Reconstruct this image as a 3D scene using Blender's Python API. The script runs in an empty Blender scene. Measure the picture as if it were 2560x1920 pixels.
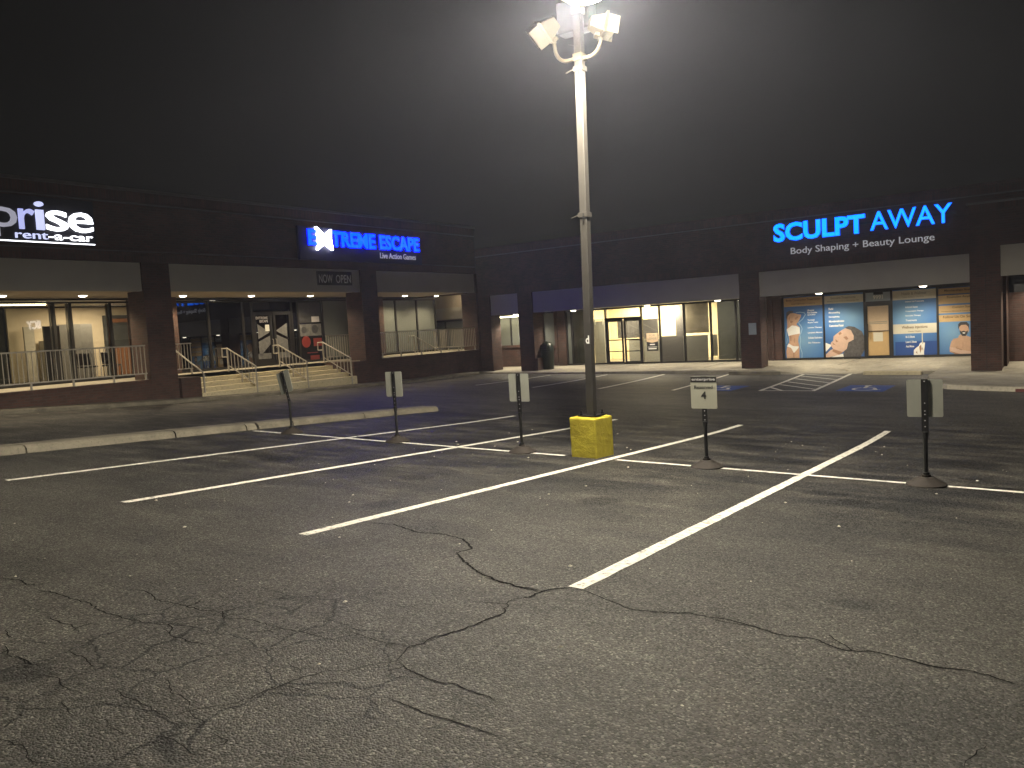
import bpy, bmesh, math, random
from math import radians as R, sin, cos, pi
from mathutils import Vector as V, Matrix

S = bpy.context.scene
COL = S.collection
rnd = random.Random(7)

# ------------------------------------------------------------------ camera
cam = bpy.data.objects.new("camera", bpy.data.cameras.new("camera"))
COL.objects.link(cam)
cr, cu, cf = (0.81819675, 0.57202965, -0.05775948), (0.00714208, 0.09034179, 0.99588521), (-0.57489396, 0.81524257, -0.06983188)
cam.matrix_world = Matrix(((cr[0], cu[0], -cf[0], 0), (cr[1], cu[1], -cf[1], 0), (cr[2], cu[2], -cf[2], 1.6), (0, 0, 0, 1)))
cam.data.sensor_width = 36
cam.data.lens = 36 * 2012.35 / 2560
cam.data.clip_start = 0.05
cam.data.clip_end = 2000
S.camera = cam

# ------------------------------------------------------------------ view and world
S.view_settings.view_transform = 'Standard'
S.view_settings.look = 'None'
S.view_settings.exposure = 0
S.view_settings.gamma = 1
S.cycles.use_denoising = True
S.cycles.max_bounces = 8
S.cycles.diffuse_bounces = 4
S.cycles.transparent_max_bounces = 12
S.cycles.caustics_reflective = False
S.cycles.caustics_refractive = False
S.cycles.sample_clamp_indirect = 4

W = bpy.data.worlds.new("World")
S.world = W
W.use_nodes = True
wn, wl = W.node_tree.nodes, W.node_tree.links
wn.clear()
wo = wn.new('ShaderNodeOutputWorld')
wb = wn.new('ShaderNodeBackground')
wt = wn.new('ShaderNodeTexCoord')
ws = wn.new('ShaderNodeSeparateXYZ')
wr = wn.new('ShaderNodeValToRGB')
wr.color_ramp.elements[0].position = 0.0
wr.color_ramp.elements[0].color = (.0050, .0048, .0040, 1)
wr.color_ramp.elements[1].position = .55
wr.color_ramp.elements[1].color = (.0030, .0030, .0024, 1)
wl.new(wt.outputs['Generated'], ws.inputs[0])
wl.new(ws.outputs['Z'], wr.inputs[0])
wl.new(wr.outputs[0], wb.inputs['Color'])
wb.inputs['Strength'].default_value = 1.0
wl.new(wb.outputs[0], wo.inputs['Surface'])


def lamp(name, kind, loc, power, color, size=.1, rot=None, size_y=None, spot=None):
    d = bpy.data.lights.new(name, kind)
    d.energy = power
    d.color = color
    if kind == 'AREA':
        d.size = size
        if size_y:
            d.shape = 'RECTANGLE'
            d.size_y = size_y
    else:
        d.shadow_soft_size = size
    if spot:
        d.spot_size = spot
        d.spot_blend = .6
    o = bpy.data.objects.new(name, d)
    o.location = loc
    if rot:
        o.rotation_euler = rot
    COL.objects.link(o)
    return o


# ------------------------------------------------------------------ materials
class NT:
    def __init__(s, name):
        s.m = bpy.data.materials.new(name)
        s.m.use_nodes = True
        s.t = s.m.node_tree
        s.b = s.t.nodes['Principled BSDF']
        s.o = s.t.nodes['Material Output']

    def n(s, typ, **kw):
        x = s.t.nodes.new(typ)
        for k, v in kw.items():
            if k in x.inputs:
                x.inputs[k].default_value = v
            else:
                setattr(x, k, v)
        return x

    def l(s, a, b):
        s.t.links.new(a, b)

    def pos(s):
        if not hasattr(s, '_p'):
            s._p = s.n('ShaderNodeNewGeometry').outputs['Position']
        return s._p

    def noise(s, scale, detail=4, rough=.55, vec=None):
        x = s.n('ShaderNodeTexNoise')
        x.inputs['Scale'].default_value = scale
        x.inputs['Detail'].default_value = detail
        x.inputs['Roughness'].default_value = rough
        s.l(vec or s.pos(), x.inputs['Vector'])
        return x.outputs['Fac']

    def ramp(s, fac, stops):
        x = s.n('ShaderNodeValToRGB')
        e = x.color_ramp.elements
        while len(e) < len(stops):
            e.new(.5)
        for el, (p, c) in zip(e, stops):
            el.position = p
            el.color = (c[0], c[1], c[2], 1) if hasattr(c, '__len__') else (c, c, c, 1)
        s.l(fac, x.inputs[0])
        return x.outputs[0]

    def mix(s, fac, a, b, mode='MIX'):
        x = s.n('ShaderNodeMix', data_type='RGBA', blend_type=mode)
        for sock, val in ((x.inputs[0], fac), (x.inputs[6], a), (x.inputs[7], b)):
            if hasattr(val, 'is_output'):
                s.l(val, sock)
            elif hasattr(val, '__len__'):
                sock.default_value = (val[0], val[1], val[2], 1)
            else:
                sock.default_value = val
        return x.outputs[2]

    def math(s, op, a, b=0.):
        x = s.n('ShaderNodeMath', operation=op)
        for sock, val in ((x.inputs[0], a), (x.inputs[1], b)):
            if hasattr(val, 'is_output'):
                s.l(val, sock)
            else:
                sock.default_value = val
        return x.outputs[0]

    def bump(s, h, strength, dist):
        x = s.n('ShaderNodeBump')
        x.inputs['Strength'].default_value = strength
        x.inputs['Distance'].default_value = dist
        s.l(h, x.inputs['Height'])
        s.l(x.outputs[0], s.b.inputs['Normal'])

    def scalev(s, sx, sy, sz):
        x = s.n('ShaderNodeVectorMath', operation='MULTIPLY')
        s.l(s.pos(), x.inputs[0])
        x.inputs[1].default_value = (sx, sy, sz)
        return x.outputs[0]


def plain(name, col, rough=.6, metal=0., spec=None, var=.0, scale=6, bump=0., bscale=60):
    k = NT(name)
    k.b.inputs['Roughness'].default_value = rough
    k.b.inputs['Metallic'].default_value = metal
    if spec is not None:
        k.b.inputs['Specular IOR Level'].default_value = spec
    if var:
        f = k.noise(scale, 5, .6)
        c = k.ramp(f, [(.3, [x * (1 - var) for x in col]), (.7, [min(1, x * (1 + var)) for x in col])])
        k.l(c, k.b.inputs['Base Color'])
    else:
        k.b.inputs['Base Color'].default_value = (*col, 1)
    if bump:
        k.bump(k.noise(bscale, 3), bump, .01)
    return k.m


def emit(name, col, strength):
    k = NT(name)
    k.b.inputs['Base Color'].default_value = (*[min(.8, c) for c in col], 1)
    k.b.inputs['Emission Color'].default_value = (*col, 1)
    k.b.inputs['Emission Strength'].default_value = strength
    k.b.inputs['Roughness'].default_value = .4
    return k.m


def asphalt_mat():
    k = NT('asphalt')
    p = k.pos()
    sx = k.n('ShaderNodeSeparateXYZ')
    k.l(p, sx.inputs[0])
    # large patches: worn grey against black seal coat
    big = k.noise(.22, 5, .6)
    mid = k.noise(1.0, 6, .65, k.scalev(.55, 1.5, 1))
    streak = k.noise(1.6, 5, .6, k.scalev(.6, 1.5, 1))
    worn = k.mix(k.ramp(mid, [(.36, 0.), (.64, 1.)]), (.043, .0412, .0365), (.078, .0742, .0645))
    # seal coat in the bays, starting near the open ends of the stall lines
    yv = k.math('ADD', sx.outputs['Y'], k.math('MULTIPLY', k.math('SUBTRACT', big, .5), 7.0))
    xv = k.math('ADD', sx.outputs['X'], k.math('MULTIPLY', k.math('SUBTRACT', mid, .5), 2.0))
    seal = k.ramp(k.math('DIVIDE', k.math('SUBTRACT', yv, k.math('MULTIPLY', xv, .12)), 14.), [(.30, 0.), (.62, 1.)])
    sealed = k.ramp(streak, [(.36, (.0165, .0165, .017)), (.46, (.028, .0275, .0265)), (.56, (.048, .0455, .0405)), (.70, (.092, .086, .075))])
    far = k.ramp(k.math('DIVIDE', k.math('ADD', sx.outputs['Y'], k.math('MULTIPLY', k.math('SUBTRACT', mid, .5), 3.)), 30.), [(.52, 1.), (.66, 0.)])
    seal = k.math('MULTIPLY', seal, far)
    lit_lot = k.mix(k.ramp(mid, [(.36, 0.), (.64, 1.)]), (.052, .050, .046), (.090, .086, .079))  # unsealed asphalt, brightened in colour to stand for light on the far lot
    worn = k.mix(k.ramp(k.math('DIVIDE', sx.outputs['Y'], 30.), [(.5, 0.), (.68, 1.)]), worn, lit_lot)
    worn = k.mix(k.ramp(k.math('DIVIDE', sx.outputs['X'], -30.), [(.46, 0.), (.50, 1.)]), worn, lit_lot)  # same painted brightening over the left lane
    base = k.mix(seal, worn, sealed)
    base = k.mix(k.ramp(k.noise(.5, 4, .6), [(.35, 0.), (.65, .55)]), base, k.mix(1, base, (.62, .62, .63), 'MULTIPLY'))
    # alligator cracking near the lower left of the lot
    wv = k.n('ShaderNodeVectorMath', operation='ADD')
    nz = k.n('ShaderNodeTexNoise'); nz.inputs['Scale'].default_value = 5.0; nz.inputs['Detail'].default_value = 5
    k.l(p, nz.inputs['Vector'])
    nv = k.n('ShaderNodeVectorMath', operation='MULTIPLY'); k.l(nz.outputs['Color'], nv.inputs[0]); nv.inputs[1].default_value = (.22, .22, .0)
    k.l(p, wv.inputs[0]); k.l(nv.outputs[0], wv.inputs[1])
    web = None
    for sc, wd in ((1.9, .020), (4.2, .028)):
        ve = k.n('ShaderNodeTexVoronoi', feature='DISTANCE_TO_EDGE'); ve.inputs['Scale'].default_value = sc
        k.l(wv.outputs[0], ve.inputs['Vector'])
        e_ = k.ramp(ve.outputs['Distance'], [(wd * .5, 1.), (wd, 0.)])
        web = e_ if web is None else k.math('MAXIMUM', web, k.math('MULTIPLY', e_, k.ramp(k.noise(1.1, 3, .5), [(.48, 0.), (.58, .8)])))
    a_ = k.math('DIVIDE', k.math('ADD', sx.outputs['X'], 3.7), 1.35); b_ = k.math('DIVIDE', k.math('SUBTRACT', sx.outputs['Y'], 2.5), 1.25)
    reg = k.math('ADD', k.math('ADD', k.math('MULTIPLY', a_, a_), k.math('MULTIPLY', b_, b_)), k.math('MULTIPLY', k.math('SUBTRACT', k.noise(1.7, 3, .6), .5), 2.4))
    web = k.math('MULTIPLY', web, k.ramp(reg, [(.7, 1.), (1.05, 0.)]))
    # oil drips
    wob = k.math('MULTIPLY', k.math('SUBTRACT', k.noise(5, 5, .7), .5), 1.5)
    oil = None
    for cx, cy, ex, ey in ((-2.25, 9.0, .30, .20), (-1.9, 8.7, .2, .14), (-1.15, 5.15, .16, .11), (-1.0, 10.9, .22, .14), (-8.9, 10.9, .8, .35), (-7.1, 12.0, .8, .4), (-6.8, 7.4, .3, .25), (-4.1, 7.3, .25, .3), (-9.6, 7.6, .3, .3), (-4.3, 12.6, .6, .4), (-1.2, 12.3, .5, .5), (-4.3, 1.75, .2, .14), (-8.3, 8.2, .25, .35), (-5.9, 5.9, .2, .3), (-3.2, 11.2, .3, .25)):
        a_ = k.math('DIVIDE', k.math('SUBTRACT', sx.outputs['X'], cx), ex); b_ = k.math('DIVIDE', k.math('SUBTRACT', sx.outputs['Y'], cy), ey)
        d_ = k.math('ADD', k.math('ADD', k.math('MULTIPLY', a_, a_), k.math('MULTIPLY', b_, b_)), wob)
        oil = d_ if oil is None else k.math('MINIMUM', oil, d_)
    base = k.mix(k.ramp(oil, [(.35, .68), (1., 0.)]), base, (.006, .006, .006))
    base_web = web
    # scuffed pale flecks and scrape marks
    scuff = k.ramp(k.noise(7, 6, .7, k.scalev(.5, 1.6, 1)), [(.66, 0.), (.74, 1.)])
    base = k.mix(k.math('MULTIPLY', scuff, .45), base, (.15, .145, .13))
    # aggregate, its brightest cells painted up to pass for lamp glints
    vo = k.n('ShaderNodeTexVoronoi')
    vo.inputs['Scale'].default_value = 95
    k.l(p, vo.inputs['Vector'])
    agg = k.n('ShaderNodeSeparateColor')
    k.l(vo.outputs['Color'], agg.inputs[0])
    stone_glint = k.ramp(agg.outputs[0], [(.0, .5), (.5, .88), (.80, 1.35), (.93, 2.0), (.985, 3.6)])
    base = k.mix(1, base, stone_glint, 'MULTIPLY')
    fine = k.ramp(k.noise(260, 3, .6), [(.3, .75), (.7, 1.25)])
    base = k.mix(1, base, fine, 'MULTIPLY')
    base = k.mix(base_web, base, (.007, .0065, .006))
    k.l(base, k.b.inputs['Base Color'])
    k.l(k.ramp(agg.outputs[1], [(.0, .42), (.5, .62), (1, .8)]), k.b.inputs['Roughness'])
    k.b.inputs['Specular IOR Level'].default_value = .26
    h = k.math('ADD', k.math('MULTIPLY', vo.outputs['Distance'], -1.2), k.math('MULTIPLY', k.noise(160, 4, .7), .9))
    k.bump(h, .75, .006)
    return k.m


def brick_mat(name, c1, c2, mortar, soldier=False):
    k = NT(name)
    g = k.n('ShaderNodeNewGeometry')
    k._p = g.outputs['Position']
    sp = k.n('ShaderNodeSeparateXYZ'); k.l(k._p, sp.inputs[0])
    sn = k.n('ShaderNodeSeparateXYZ'); k.l(g.outputs['Normal'], sn.inputs[0])
    ax = k.math('GREATER_THAN', k.math('ABSOLUTE', sn.outputs['X']), .5)
    u = k.math('ADD', k.math('MULTIPLY', sp.outputs['Y'], ax), k.math('MULTIPLY', sp.outputs['X'], k.math('SUBTRACT', 1., ax)))
    v = sp.outputs['Z']
    cx = k.n('ShaderNodeCombineXYZ')
    k.l(v if soldier else u, cx.inputs[0]); k.l(u if soldier else v, cx.inputs[1])
    br = k.n('ShaderNodeTexBrick')
    br.inputs['Scale'].default_value = 1
    br.inputs['Brick Width'].default_value = .40 if soldier else .215
    br.inputs['Row Height'].default_value = .075
    br.inputs['Mortar Size'].default_value = .009
    br.inputs['Color1'].default_value = (*c1, 1)
    br.inputs['Color2'].default_value = (*c2, 1)
    br.inputs['Mortar'].default_value = (*mortar, 1)
    if soldier:
        br.offset = 0
    k.l(cx.outputs[0], br.inputs['Vector'])
    dirt = k.ramp(k.noise(1.3, 5, .65), [(.3, .72), (.7, 1.2)])
    k.l(k.mix(1, br.outputs['Color'], dirt, 'MULTIPLY'), k.b.inputs['Base Color'])
    k.b.inputs['Roughness'].default_value = .85
    k.bump(k.math('ADD', k.math('MULTIPLY', br.outputs['Fac'], -1.), k.math('MULTIPLY', k.noise(70, 3), .3)), .6, .006)
    return k.m


def concrete_mat(name, col, stain=.35, scale=1.4):
    k = NT(name)
    a = k.ramp(k.noise(scale, 6, .65), [(.3, [c * (1 - stain) for c in col]), (.65, col)])
    b = k.ramp(k.noise(scale * 9, 5, .7), [(.36, .45), (.47, 1.)])
    c = k.mix(k.math('MULTIPLY', 1., .5), a, k.mix(1, a, b, 'MULTIPLY'))
    k.l(k.mix(1, c, k.ramp(k.noise(90, 3), [(.3, .85), (.7, 1.12)]), 'MULTIPLY'), k.b.inputs['Base Color'])
    k.b.inputs['Roughness'].default_value = .8
    k.bump(k.noise(50, 4), .4, .004)
    return k.m


def glass_mat(name, tint=(.86, .85, .82), refl=1.0):
    k = NT(name)
    k.t.nodes.remove(k.b)
    tr = k.n('ShaderNodeBsdfTransparent'); tr.inputs[0].default_value = (*tint, 1)
    gl = k.n('ShaderNodeBsdfGlossy'); gl.inputs['Roughness'].default_value = .012
    fr = k.n('ShaderNodeFresnel'); fr.inputs['IOR'].default_value = 1.75
    mx = k.n('ShaderNodeMixShader')
    k.l(k.math('MULTIPLY', fr.outputs[0], refl), mx.inputs[0])
    k.l(tr.outputs[0], mx.inputs[1]); k.l(gl.outputs[0], mx.inputs[2])
    k.l(mx.outputs[0], k.o.inputs['Surface'])
    return k.m


def paint_mat(name, col):
    k = NT(name)
    wear = k.ramp(k.noise(16, 7, .78), [(.37, .16), (.45, .8), (.55, 1.)])
    k.l(k.mix(1, col, wear, 'MULTIPLY'), k.b.inputs['Base Color'])
    k.b.inputs['Roughness'].default_value = .65
    k.bump(k.noise(150, 3), .4, .003)
    return k.m


M = {}
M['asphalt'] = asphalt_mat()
M['crack'] = plain('dark_crack', (.008, .0075, .007), .95, spec=.1)  # dark tone of the ground cracks and walk joints
M['stain'] = plain('oil_stain', (.012, .012, .012), .4, var=.4, scale=12)
M['brick'] = brick_mat('dark_red_brick', (.080, .037, .029), (.050, .025, .021), (.060, .047, .040))
M['soldier'] = brick_mat('soldier_course_brick', (.088, .041, .032), (.056, .029, .024), (.060, .047, .040), True)
M['coping'] = plain('coping_metal', (.085, .078, .07), .5, var=.1)
M['stucco'] = plain('grey_stucco', (.36, .345, .315), .9, var=.05, scale=1.2, bump=.4, bscale=90)
M['soffit'] = plain('soffit_stucco', (.36, .31, .25), .9, var=.06)
M['concrete'] = concrete_mat('walk_concrete', (.38, .35, .285), .4)
M['stairs'] = concrete_mat('stair_concrete', (.60, .53, .36), .2)
M['kerb'] = concrete_mat('kerb_concrete', (.205, .185, .142), .5, 2.2)
M['dark_frame'] = plain('dark_bronze_frame', (.012, .011, .010), .4, var=.2)
M['white_frame'] = plain('pale_frame', (.55, .55, .50), .5)
M['glass'] = glass_mat('clear_glass')
M['dark_glass'] = glass_mat('tinted_glass', (.14, .15, .16), 2.0)
M['black'] = plain('black_film', (.008, .008, .009), .25)
M['film'] = plain('frosted_film', (.135, .148, .138), .5, var=.08, scale=2)
M['rail'] = plain('painted_rail', (.37, .345, .30), .45, var=.12, scale=20)
M['line'] = paint_mat('white_road_paint', (.80, .78, .70))
M['blue_paint'] = paint_mat('blue_road_paint', (.02, .075, .36))
M['yellow'] = NT('yellow_concrete').m
k = NT('yellow_painted_concrete')
k.l(k.mix(k.ramp(k.noise(3.5, 6, .65), [(.35, 0.), (.7, 1.)]), (.42, .34, .018), (.62, .53, .045)), k.b.inputs['Base Color'])
k.b.inputs['Roughness'].default_value = .7
k.bump(k.math('ADD', k.noise(14, 6, .7), k.math('MULTIPLY', k.noise(60, 4), .4)), .9, .018)
M['yellow'] = k.m
M['pole'] = plain('pole_paint', (.036, .033, .029), .5, var=.12, scale=9)
M['fixture'] = plain('fixture_paint', (.13, .112, .078), .4, var=.08, scale=12)
M['fixture_in'] = plain('reflector', (.75, .70, .5), .25, metal=.6)
M['lens_off'] = glass_mat('lamp_glass', (.75, .78, .75), 1.2)
M['lens_on'] = emit('lit_lens', (1., .95, .86), 26)
M['bulb'] = emit('soffit_bulb', (1., .90, .70), 14)
M['tube'] = emit('lit_tube', (1., .88, .58), 9)
M['black_post'] = plain('black_post', (.010, .010, .010), .45)
M['rubber'] = plain('brown_rubber', (.026, .020, .016), .8, var=.2, scale=14, bump=.3)
M['plate'] = plain('sign_back', (.40, .41, .36), .55, var=.06, scale=8)
M['plate_front'] = plain('sign_front', (.38, .38, .31), .6, var=.04)
M['ink'] = plain('black_ink', (.010, .010, .010), .6)
M['grey_letter'] = plain('grey_letter', (.62, .60, .62), .6)
M['white_print'] = plain('white_print', (.80, .80, .76), .6)
M['navy'] = plain('navy_panel', (.012, .012, .060), .5)
M['black_panel'] = plain('black_panel', (.008, .008, .016), .5)
M['star'] = emit('white_led_star', (.93, .95, 1.), 11)
M['tagline'] = emit('faint_white_letter', (.9, .9, .95), .24)
M['blue_letter'] = emit('blue_led_letter', (.0, .009, 1.), 20)
M['blue_edge'] = emit('blue_led_halo', (.0, .004, 1.), .42)
M['white_letter'] = emit('white_led_letter', (.93, .95, 1.), 3.2)
M['dim_letter'] = emit('dim_led_letter', (.45, .48, .86), 1.0)
M['dim_letter2'] = emit('dimmer_led_letter', (.33, .33, .40), .9)
M['mid_letter'] = emit('mid_led_letter', (.62, .66, 1.), 1.05)
M['cyan_letter'] = emit('cyan_led_letter', (.0, .15, 1.), 3.6)
M['cyan_edge'] = emit('cyan_led_edge', (.0, .10, 1.), 1.1)
M['wall_in'] = plain('cream_wall', (.66, .58, .42), .8, var=.04)
M['wall_yel'] = plain('pale_yellow_wall', (.74, .66, .46), .8, var=.04)
M['dark_in'] = plain('dark_interior', (.05, .055, .05), .8, var=.2)
M['grey_in'] = plain('grey_partition', (.33, .33, .30), .7, var=.08)
M['char_in'] = plain('charcoal_partition', (.13, .125, .125), .7, var=.08)
M['pale_in'] = plain('pale_partition', (.42, .40, .32), .7, var=.08)
M['brown_in'] = plain('brown_partition', (.24, .21, .15), .7, var=.25, scale=2)
M['wood'] = plain('door_wood', (.28, .12, .045), .5, var=.2, scale=5)
M['ceil_in'] = plain('ceiling_tile', (.45, .43, .38), .9)
M['floor_in'] = plain('floor_tile', (.24, .22, .18), .5)
M['chair'] = plain('black_vinyl', (.010, .010, .011), .5)
M['green_bin'] = plain('dark_green_plastic', (.012, .020, .016), .35)
M['red_print'] = plain('red_print', (.20, .028, .022), .5)
M['grey_print'] = plain('grey_print', (.13, .13, .13), .5, var=.35, scale=8)
M['dkgrey_print'] = plain('dark_grey_print', (.05, .05, .055), .5, var=.3, scale=8)
M['red_curb'] = plain('red_kerb_paint', (.07, .012, .010), .7)
M['roof'] = plain('roof_membrane', (.05, .05, .05), .9)
M['tan'] = plain('tan_print', (.47, .32, .15), .55, var=.05)
M['pale_tan'] = plain('pale_tan_print', (.58, .44, .30), .55, var=.05)
M['offwhite'] = plain('off_white_print', (.56, .53, .44), .55)
M['skin'] = plain('skin_print', (.52, .33, .22), .55, var=.12, scale=5)
M['skin_dk'] = plain('skin_shade_print', (.34, .19, .12), .55)
M['skin_lt'] = plain('pale_skin_print', (.60, .42, .33), .55, var=.08, scale=5)
M['hair'] = plain('dark_hair_print', (.030, .026, .026), .5, var=.3, scale=12)
M['hair2'] = plain('grey_hair_print', (.085, .080, .082), .5, var=.4, scale=9)
M['blue_dk'] = plain('deep_blue_print', (.012, .06, .26), .5)
M['pale_blue'] = plain('pale_blue_print', (.34, .40, .47), .5)
M['sky_line'] = plain('light_blue_print', (.38, .56, .72), .5)
M['tan_ink'] = plain('brown_ink', (.11, .07, .03), .6)
M['grey_ink'] = plain('grey_ink', (.27, .26, .22), .6)
M['pebble'] = plain('pale_pebble', (.58, .54, .45), .8)
M['leaf'] = plain('dry_leaf', (.40, .33, .22), .8)


def blueprint_mat(name, cx, cz):
    k = NT(name)
    sp = k.n('ShaderNodeSeparateXYZ'); k.l(k.pos(), sp.inputs[0])
    dx = k.math('SUBTRACT', sp.outputs['X'], cx)
    dz = k.math('SUBTRACT', sp.outputs['Z'], cz)
    d2 = k.math('SQRT', k.math('ADD', k.math('MULTIPLY', dx, dx), k.math('MULTIPLY', dz, dz)))
    k.l(k.ramp(k.math('DIVIDE', d2, 2.2), [(0., (.17, .33, .52)), (.4, (.055, .17, .42)), (1., (.016, .055, .24))]), k.b.inputs['Base Color'])
    k.b.inputs['Roughness'].default_value = .5
    return k.m


# ------------------------------------------------------------------ mesh helpers
class MB:
    def __init__(s):
        s.v, s.f, s.sm = [], [], []

    def add(s, verts, faces, smooth=False):
        b = len(s.v)
        s.v += [tuple(x) for x in verts]
        s.f += [tuple(i + b for i in f) for f in faces]
        s.sm += [smooth] * len(faces)
        return s

    def box(s, x0, x1, y0, y1, z0, z1):
        x0, x1 = min(x0, x1), max(x0, x1); y0, y1 = min(y0, y1), max(y0, y1); z0, z1 = min(z0, z1), max(z0, z1)
        v = [(x, y, z) for z in (z0, z1) for y in (y0, y1) for x in (x0, x1)]
        return s.add(v, [(0, 2, 3, 1), (4, 5, 7, 6), (0, 1, 5, 4), (2, 6, 7, 3), (0, 4, 6, 2), (1, 3, 7, 5)])

    def hexa(s, bottom, top):
        return s.add(list(bottom) + list(top), [(3, 2, 1, 0), (4, 5, 6, 7), (0, 1, 5, 4), (1, 2, 6, 5), (2, 3, 7, 6), (3, 0, 4, 7)])

    def prism(s, pts, d):
        n = len(pts); d = V(d)
        v = [V(p) for p in pts] + [V(p) + d for p in pts]
        return s.add(v, [tuple(range(n))[::-1], tuple(range(n, 2 * n))] + [(i, (i + 1) % n, n + (i + 1) % n, n + i) for i in range(n)])

    def tube(s, path, r, n=8, cap=True):
        path = [V(p) for p in path]
        rings = []
        up0 = None
        for i, p in enumerate(path):
            if i == 0: t = path[1] - p
            elif i == len(path) - 1: t = p - path[i - 1]
            else: t = (path[i + 1] - p).normalized() + (p - path[i - 1]).normalized()
            t.normalize()
            if up0 is None:
                up0 = V((0, 0, 1)) if abs(t.z) < .9 else V((1, 0, 0))
            a = t.cross(up0)
            if a.length < 1e-4: a = t.cross(V((0, 1, 0)))
            a.normalize(); b = a.cross(t); up0 = b
            rr = r[i] if hasattr(r, '__len__') else r
            rings.append([p + (a * cos(2 * pi * j / n) + b * sin(2 * pi * j / n)) * rr for j in range(n)])
        v = [x for g in rings for x in g]
        f = [(i * n + j, i * n + (j + 1) % n, (i + 1) * n + (j + 1) % n, (i + 1) * n + j) for i in range(len(path) - 1) for j in range(n)]
        if cap:
            f += [tuple(range(n))[::-1], tuple((len(path) - 1) * n + j for j in range(n))]
        return s.add(v, f, n > 6)

    def bar(s, a, b, w, h=None):
        """square bar from a to b"""
        a, b = V(a), V(b); h = h or w
        t = (b - a).normalized()
        u = t.cross(V((0, 0, 1)))
        if u.length < 1e-3: u = V((1, 0, 0))
        u.normalize(); vv = u.cross(t)
        q = [(-1, -1), (1, -1), (1, 1), (-1, 1)]
        return s.hexa([a + u * w / 2 * i + vv * h / 2 * j for i, j in q], [b + u * w / 2 * i + vv * h / 2 * j for i, j in q])

    def lathe(s, prof, c, n=20):
        c = V(c)
        v = [c + V((r * cos(2 * pi * j / n), r * sin(2 * pi * j / n), z)) for r, z in prof for j in range(n)]
        f = [(i * n + j, i * n + (j + 1) % n, (i + 1) * n + (j + 1) % n, (i + 1) * n + j) for i in range(len(prof) - 1) for j in range(n)]
        f += [tuple(range(n))[::-1], tuple((len(prof) - 1) * n + j for j in range(n))]
        return s.add(v, f, True)

    def obox(s, c, size, m):
        c = V(c)
        q = [V((i * size[0] / 2, j * size[1] / 2, k * size[2] / 2)) for k in (-1, 1) for i, j in ((-1, -1), (1, -1), (1, 1), (-1, 1))]
        q = [c + m @ x for x in q]
        return s.hexa(q[:4], q[4:])

    def frustum(s, c, m, a, b, depth):
        """rect a=(w,h) at z=0 to rect b at z=depth in frame m at c"""
        c = V(c); q = ((-1, -1), (1, -1), (1, 1), (-1, 1))
        return s.hexa([c + m @ V((i * a[0] / 2, j * a[1] / 2, 0)) for i, j in q], [c + m @ V((i * b[0] / 2, j * b[1] / 2, depth)) for i, j in q])

    def build(s, name, mat, parent=None, label=None, cat=None, group=None, kind=None, bevel=0):
        me = bpy.data.meshes.new(name)
        org = V((0, 0, 0))
        p = parent
        while p is not None:
            org += p.location; p = p.parent
        me.from_pydata([V(x) - org for x in s.v], [], s.f)
        me.polygons.foreach_set('use_smooth', s.sm)
        me.update()
        bm = bmesh.new(); bm.from_mesh(me)
        bmesh.ops.recalc_face_normals(bm, faces=bm.faces)
        bm.to_mesh(me); bm.free()
        me.materials.append(M[mat] if isinstance(mat, str) else mat)
        o = bpy.data.objects.new(name, me)
        COL.objects.link(o)
        if parent: o.parent = parent
        if bevel:
            b = o.modifiers.new('bevel', 'BEVEL'); b.width = bevel; b.segments = 2; b.limit_method = 'ANGLE'
        if any(s.sm):
            me.set_sharp_from_angle(angle=R(40))
        tag(o, label, cat, group, kind)
        return o

    # --- flat graphics in a plane frame F = (origin, u, v, n)
    def poly(s, F, pts, d=0.):
        O, U, Vv, N = F
        return s.add([O + U * a + Vv * b + N * d for a, b in pts], [tuple(range(len(pts)))])

    def rect(s, F, a0, a1, b0, b1, d=0.):
        return s.poly(F, [(a0, b0), (a1, b0), (a1, b1), (a0, b1)], d)

    def ribbon(s, F, pts, w, d=0.):
        O, U, Vv, N = F
        n = len(pts); L, Rr = [], []
        for i, p in enumerate(pts):
            a = pts[max(0, i - 1)]; b = pts[min(n - 1, i + 1)]
            t = V((b[0] - a[0], b[1] - a[1], 0)).normalized()
            nx, ny = -t.y, t.x
            ww = w[i] if hasattr(w, '__len__') else w
            L.append((p[0] + nx * ww / 2, p[1] + ny * ww / 2)); Rr.append((p[0] - nx * ww / 2, p[1] - ny * ww / 2))
        q = [O + U * a + Vv * b + N * d for a, b in L + Rr]
        return s.add(q, [(i, i + 1, n + i + 1, n + i) for i in range(n - 1)])

    def text(s, F, txt, a0, a1, b0, b1, d=.002, depth=0., bold=0., shear=0., mirror=False):
        vs, fs = text_mesh(txt, bold, depth > 0, shear)
        O, U, Vv, N = F
        xs = [v[0] for v in vs]; ys = [v[1] for v in vs]
        x0, x1, y0, y1 = min(xs), max(xs), min(ys), max(ys)
        out = []
        for x, y, z in vs:
            fx = (x - x0) / (x1 - x0)
            if mirror: fx = 1 - fx
            out.append(O + U * (a0 + fx * (a1 - a0)) + Vv * (b0 + (y - y0) / (y1 - y0) * (b1 - b0)) + N * (d + (depth if z > 0 else 0)))
        return s.add(out, fs)


_tc = {}


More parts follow.
